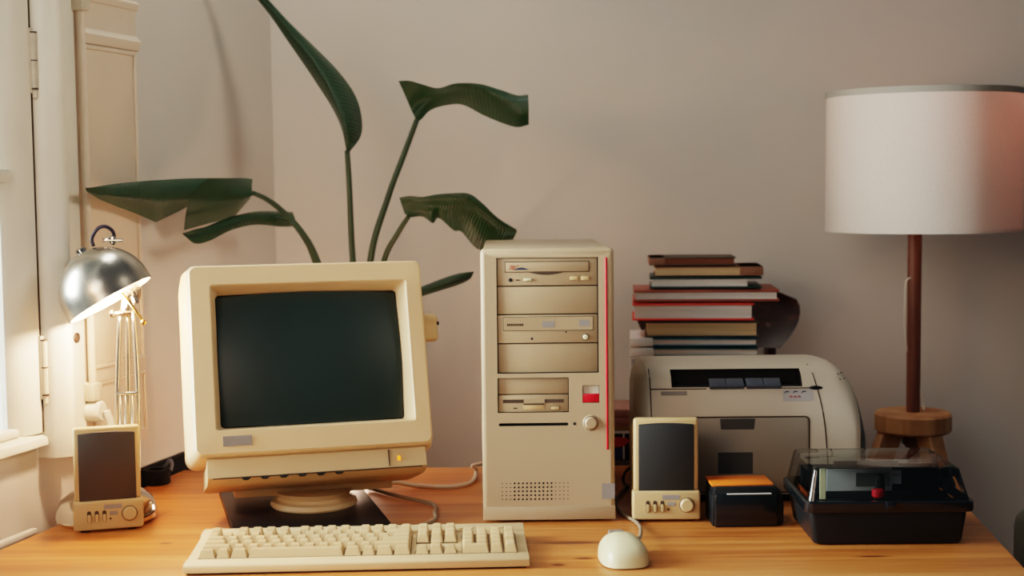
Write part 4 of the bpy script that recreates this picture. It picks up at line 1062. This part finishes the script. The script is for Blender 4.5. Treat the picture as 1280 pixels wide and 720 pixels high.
# ------------------------------------------------------------------ plant
pbx, pby = -.235, 2.60
pp = thing('potted_plant', 'tall potted bird of paradise plant with large dark leaves behind the monitor', 'plant', (pbx, pby, 0))
PO = Vector((pbx, pby, 0))
bm = bmesh.new(); lathe(bm, [(0, 0), (.085, 0), (.09, .006), (.115, .22), (.12, .225), (.12, .255), (.108, .255), (.105, .21), (0, .21)], 40); obj('pot', bm, 'pot', pp, smooth=40)
bm = bmesh.new(); lathe(bm, [(0, .232), (.06, .230), (.108, .225), (.108, .20), (0, .2)], 24); obj('soil', bm, 'soil', pp)
def leaf(stations, deps, sub=5, sharp=False):
    """stations: (edge A, midrib, edge B) pixels measured along the leaf; deps: depth of each of the three"""
    bm = bmesh.new(); uvl = bm.loops.layers.uv.new('UVMap')
    cols = []
    for st, dp in zip(stations, deps):
        cols.append([ony(st[k][0], st[k][1], dp[k]) - PO for k in range(3)])
    def line(p, q): return [p[i].lerp(p[i + 1], k / q) for i in range(len(p) - 1) for k in range(q)] + [p[-1]]
    LA, LM, LB = ((line if sharp and k == 2 else spline)([c[k] for c in cols], 6) for k in range(3))
    grid = []; n = len(LA)
    for i in range(n):
        row = []
        for k in range(sub + 1):
            t_ = k / sub; row.append((LA[i].lerp(LM[i], t_), i / (n - 1), t_ / 2))
        for k in range(1, sub + 1):
            t_ = k / sub; row.append((LM[i].lerp(LB[i], t_), i / (n - 1), .5 + t_ / 2))
        # bow each half a little
        for q in range(len(row)):
            p_, u_, v_ = row[q]; h_ = math.sin(PI * ((v_ * 2) % 1.0)); row[q] = (p_ + Vector((0, -.008 * h_, .002 * h_)), u_, v_)
        grid.append([(bm.verts.new(p_), u_, v_) for p_, u_, v_ in row])
    for a, b in zip(grid, grid[1:]):
        for k in range(len(a) - 1):
            q = (a[k], a[k + 1], b[k + 1], b[k])
            f = bm.faces.new([v[0] for v in q]); f.smooth = True
            for lp, v in zip(f.loops, q): lp[uvl].uv = (v[1], v[2])
    return bm
def leafo(bms):
    bm = bms[0]
    me = bpy.data.meshes.new('leaf'); bm.to_mesh(me); bm.free(); me.materials.append(M['leaf'])
    o = bpy.data.objects.new('leaf', me); COL.objects.link(o); o.parent = pp; return o
def D(x, o=0): return 2.09 + (x - 108) / 207 * .40 + o
def col3(A, m_, B_, oa=.05, om=0, ob=.03): return (A, m_, B_), (D(m_[0], oa), D(m_[0], om), D(m_[0], ob))
def mk(*c, sharp=False): return leafo([leaf([a for a, _ in c], [b for _, b in c], sharp=sharp)])
# leaf lying to the left, upper strip with a torn drooping flap
mk(col3((316, 224), (316, 245), (313, 248), .04, 0, .05), col3((305, 222.5), (303, 246), (292, 272), .04, 0, .05), col3((285, 222.5), (268, 248), (262, 279), .04, 0, .05), col3((262, 222.5), (237, 249), (230, 288), .04, 0, .05), sharp=True)
mk(col3((264, 222.5), (240, 249), (236.5, 258), .04, 0, .05), col3((235, 223), (222, 249), (222, 265), .04, 0, .05), col3((205, 224.5), (197, 249), (195, 278), .04, 0, .05), col3((182, 226), (176, 248), (172, 268), .03, 0, .04), col3((150, 229), (147, 245.5), (143, 257), .03, 0, .03), col3((128, 232), (126, 242), (124, 249), .01, 0, 0), col3((109, 235.5), (108, 237.5), (109, 240), .0, 0, 0), sharp=True)
# leaf under it
mk(col3((366, 265), (369, 273), (367, 283), .02, 0, .02), col3((345, 264), (345, 273), (352, 283.5), .02, 0, .02), col3((318, 264.5), (318, 272), (320, 281), .02, 0, .02), col3((285, 272), (286, 279), (290, 287.5), .02, 0, .01), col3((258, 283), (258, 291), (262, 301), .01, 0, .01), col3((242, 287), (240, 295), (244, 304.5), 0, 0, 0), col3((229, 292.5), (229, 293), (230, 294.5), 0, 0, 0))
def c4(A, m_, B_, da, dm, db): return (A, m_, B_), (da, dm, db)
# tall leaf leaving the top of the picture
mk(c4((433, 188), (435, 191), (437, 190), 2.53, 2.53, 2.53), c4((426, 158), (432, 165), (451, 170), 2.55, 2.51, 2.55), c4((414, 133), (424, 138), (452, 146), 2.56, 2.51, 2.56), c4((398, 108), (411, 108), (444, 119), 2.57, 2.52, 2.57), c4((378, 78), (393, 78), (424, 90), 2.57, 2.53, 2.57), c4((358, 49), (372, 48), (395, 60), 2.56, 2.54, 2.57), c4((338, 20), (348, 18), (362, 28), 2.55, 2.54, 2.56), c4((319, -4), (325, -6), (334, -2), 2.54, 2.54, 2.55), c4((296, -34), (297, -35), (299, -35), 2.52, 2.52, 2.52))
# upper right leaf, curling over
mk(c4((498, 101), (515, 140), (521, 153), 2.50, 2.53, 2.53), c4((512, 101), (522, 130), (527, 149), 2.48, 2.53, 2.53), c4((530, 106), (538, 122), (538, 138), 2.46, 2.52, 2.54), c4((548, 110), (556, 118), (556, 132), 2.46, 2.51, 2.55), c4((571, 104), (574, 114), (578, 131), 2.47, 2.50, 2.55), c4((600, 105), (600, 118), (604, 144), 2.48, 2.49, 2.54), c4((628, 113), (628, 128), (628, 154), 2.49, 2.48, 2.52), c4((647, 119), (648, 134), (646, 159), 2.49, 2.47, 2.50), c4((660, 118), (661, 134), (661, 156), 2.49, 2.47, 2.49))
# lower right leaf with torn edge
mk(c4((499, 247), (506, 268), (512, 272), 2.44, 2.46, 2.46), c4((512, 245), (520, 261), (528, 271), 2.43, 2.45, 2.47), c4((528, 246), (536, 258), (541, 279), 2.42, 2.44, 2.47), c4((545, 243), (553, 257), (549, 273), 2.42, 2.44, 2.48), c4((565, 241.5), (573, 258), (567, 288), 2.42, 2.44, 2.48), c4((586, 242), (590, 263), (577, 290), 2.42, 2.44, 2.48), c4((602, 253), (607, 275), (596, 311), 2.43, 2.45, 2.48), c4((622, 272), (624, 287), (615, 312), 2.44, 2.46, 2.48), c4((646, 287), (646, 291), (642, 299), 2.46, 2.46, 2.47))
# low leaf between monitor and tower
mk(c4((522, 360), (522, 366), (522, 372), 2.44, 2.42, 2.44), c4((545, 351), (546, 358), (548, 364), 2.44, 2.42, 2.44), c4((568, 343), (570, 350), (573, 356), 2.44, 2.42, 2.44), c4((584, 340), (585, 345), (587, 349), 2.44, 2.43, 2.44), c4((592, 340), (592, 340.5), (592, 341), 2.44, 2.44, 2.44))
def stemo(px, r0=.0048, r1=.0036):
    pts = [ony(x, y, Y) - PO for x, y, Y in px]
    obj('stem', tube(bmesh.new(), pts, lambda t_: r0 + (r1 - r0) * (1 - t_), 10, 8), 'stem', pp)
root = lambda dx, dy: ony(640 + (pbx + dx) / 2.6 * F, 900, 2.60)
def base(dx): return (640 + (pbx + dx) * F / (2.6 * .99), 935, 2.60)
stemo([(316, 241, D(316)), (335, 250, 2.51), (355, 266, 2.52), (378, 292, 2.53), (396, 326, 2.54), (430, 420, 2.56), (462, 600, 2.58), base(-.02)], .0085, .0042)
stemo([(345, 273, D(345)), (366, 279, 2.52), (380, 297, 2.53), (393, 324, 2.545), (425, 420, 2.565), (458, 600, 2.58), base(-.03)], .007, .0034)
stemo([(434, 188, 2.53), (437, 240, 2.54), (441, 326, 2.55), (452, 450, 2.57), (470, 620, 2.59), base(0)], .0075, .0046)
stemo([(521, 150, 2.53), (506, 190, 2.54), (484, 250, 2.55), (463, 326, 2.56), (458, 450, 2.575), (474, 620, 2.59), base(.01)], .0075, .0048)
stemo([(511, 270, 2.46), (497, 292, 2.48), (480, 326, 2.51), (466, 400, 2.55), (478, 620, 2.59), base(.025)], .0065, .0042)
stemo([(528, 366, 2.42), (512, 380, 2.44), (495, 420, 2.48), (482, 520, 2.55), base(.035)], .006, .003)

# ------------------------------------------------------------------ light
w = bpy.data.worlds.new('world'); bpy.context.scene.world = w; w.use_nodes = True
nt = w.node_tree; N = nt.nodes; bg = N['Background']
tc = N.new('ShaderNodeTexCoord'); sp = N.new('ShaderNodeSeparateXYZ'); nt.links.new(tc.outputs['Generated'], sp.inputs['Vector'])
rp = N.new('ShaderNodeValToRGB'); e = rp.color_ramp.elements
mr = N.new('ShaderNodeMapRange'); mr.inputs['From Min'].default_value = -1; mr.inputs['From Max'].default_value = 1; nt.links.new(sp.outputs['X'], mr.inputs['Value'])
e[0].position = 0.0; e[0].color = (.85, .95, 1.0, 1); e[1].position = 1.0; e[1].color = (.165, .205, .245, 1)
k = e.new(.12); k.color = (.60, .66, .68, 1); k = e.new(.35); k.color = (.23, .24, .245, 1)
nt.links.new(mr.outputs[0], rp.inputs['Fac']); nt.links.new(rp.outputs['Color'], bg.inputs['Color'])
bg.inputs['Strength'].default_value = 0.26

def area(name, loc, target, size, power, col):
    l = bpy.data.lights.new(name, 'AREA'); l.shape = 'RECTANGLE'; l.size, l.size_y = size; l.energy = power; l.color = col
    o = bpy.data.objects.new(name, l); COL.objects.link(o); o.location = loc
    o.rotation_euler = (Vector(target) - Vector(loc)).to_track_quat('-Z', 'Y').to_euler(); return o
p = W0 + WS * (-.75) - WN * .05
area('window_daylight', (-2.5, 1.25, 1.75), (.5, 2.4, 1.15), (1.5, 1.5), 520, (.98, 1.0, .95))
area('overhead_fill', (-.60, 2.35, 2.4), (0, 2.25, .8), (.6, .5), 12, (1.0, .97, .90))  # fill added from above to brighten the tops, no fitting known
a_ = area('warm_front_fill', (-1.0, .2, 1.5), (-.25, 2.1, .9), (.5, .5), 1.8, (1.0, .54, .26)); a_.data.spread = math.radians(80)  # warm fill added for the fronts of things, source made up
area('neutral_front_fill', (-1.1, -.5, 2.0), (.5, 2.5, 1.0), (1.2, 1.2), 13, (1.0, .98, .92))  # added fill for the right side, no such window known
a_ = area('left_wall_fill', (1.9, 1.0, 2.2), (-.7, 2.2, 1.65), (.7, .7), 2.6, (1.0, .86, .68)); a_.data.spread = math.radians(50)  # fill added to lift the left wall and window frame
point('behind_monitor_fill', (-.30, 2.45, TZ + .03), 2.3, (1.0, .62, .42), .04)  # warm light added for the walls, no lamp known there

sc = bpy.context.scene
sc.view_settings.view_transform = 'Filmic'
sc.view_settings.look = 'Medium High Contrast'
sc.view_settings.exposure = 0.05
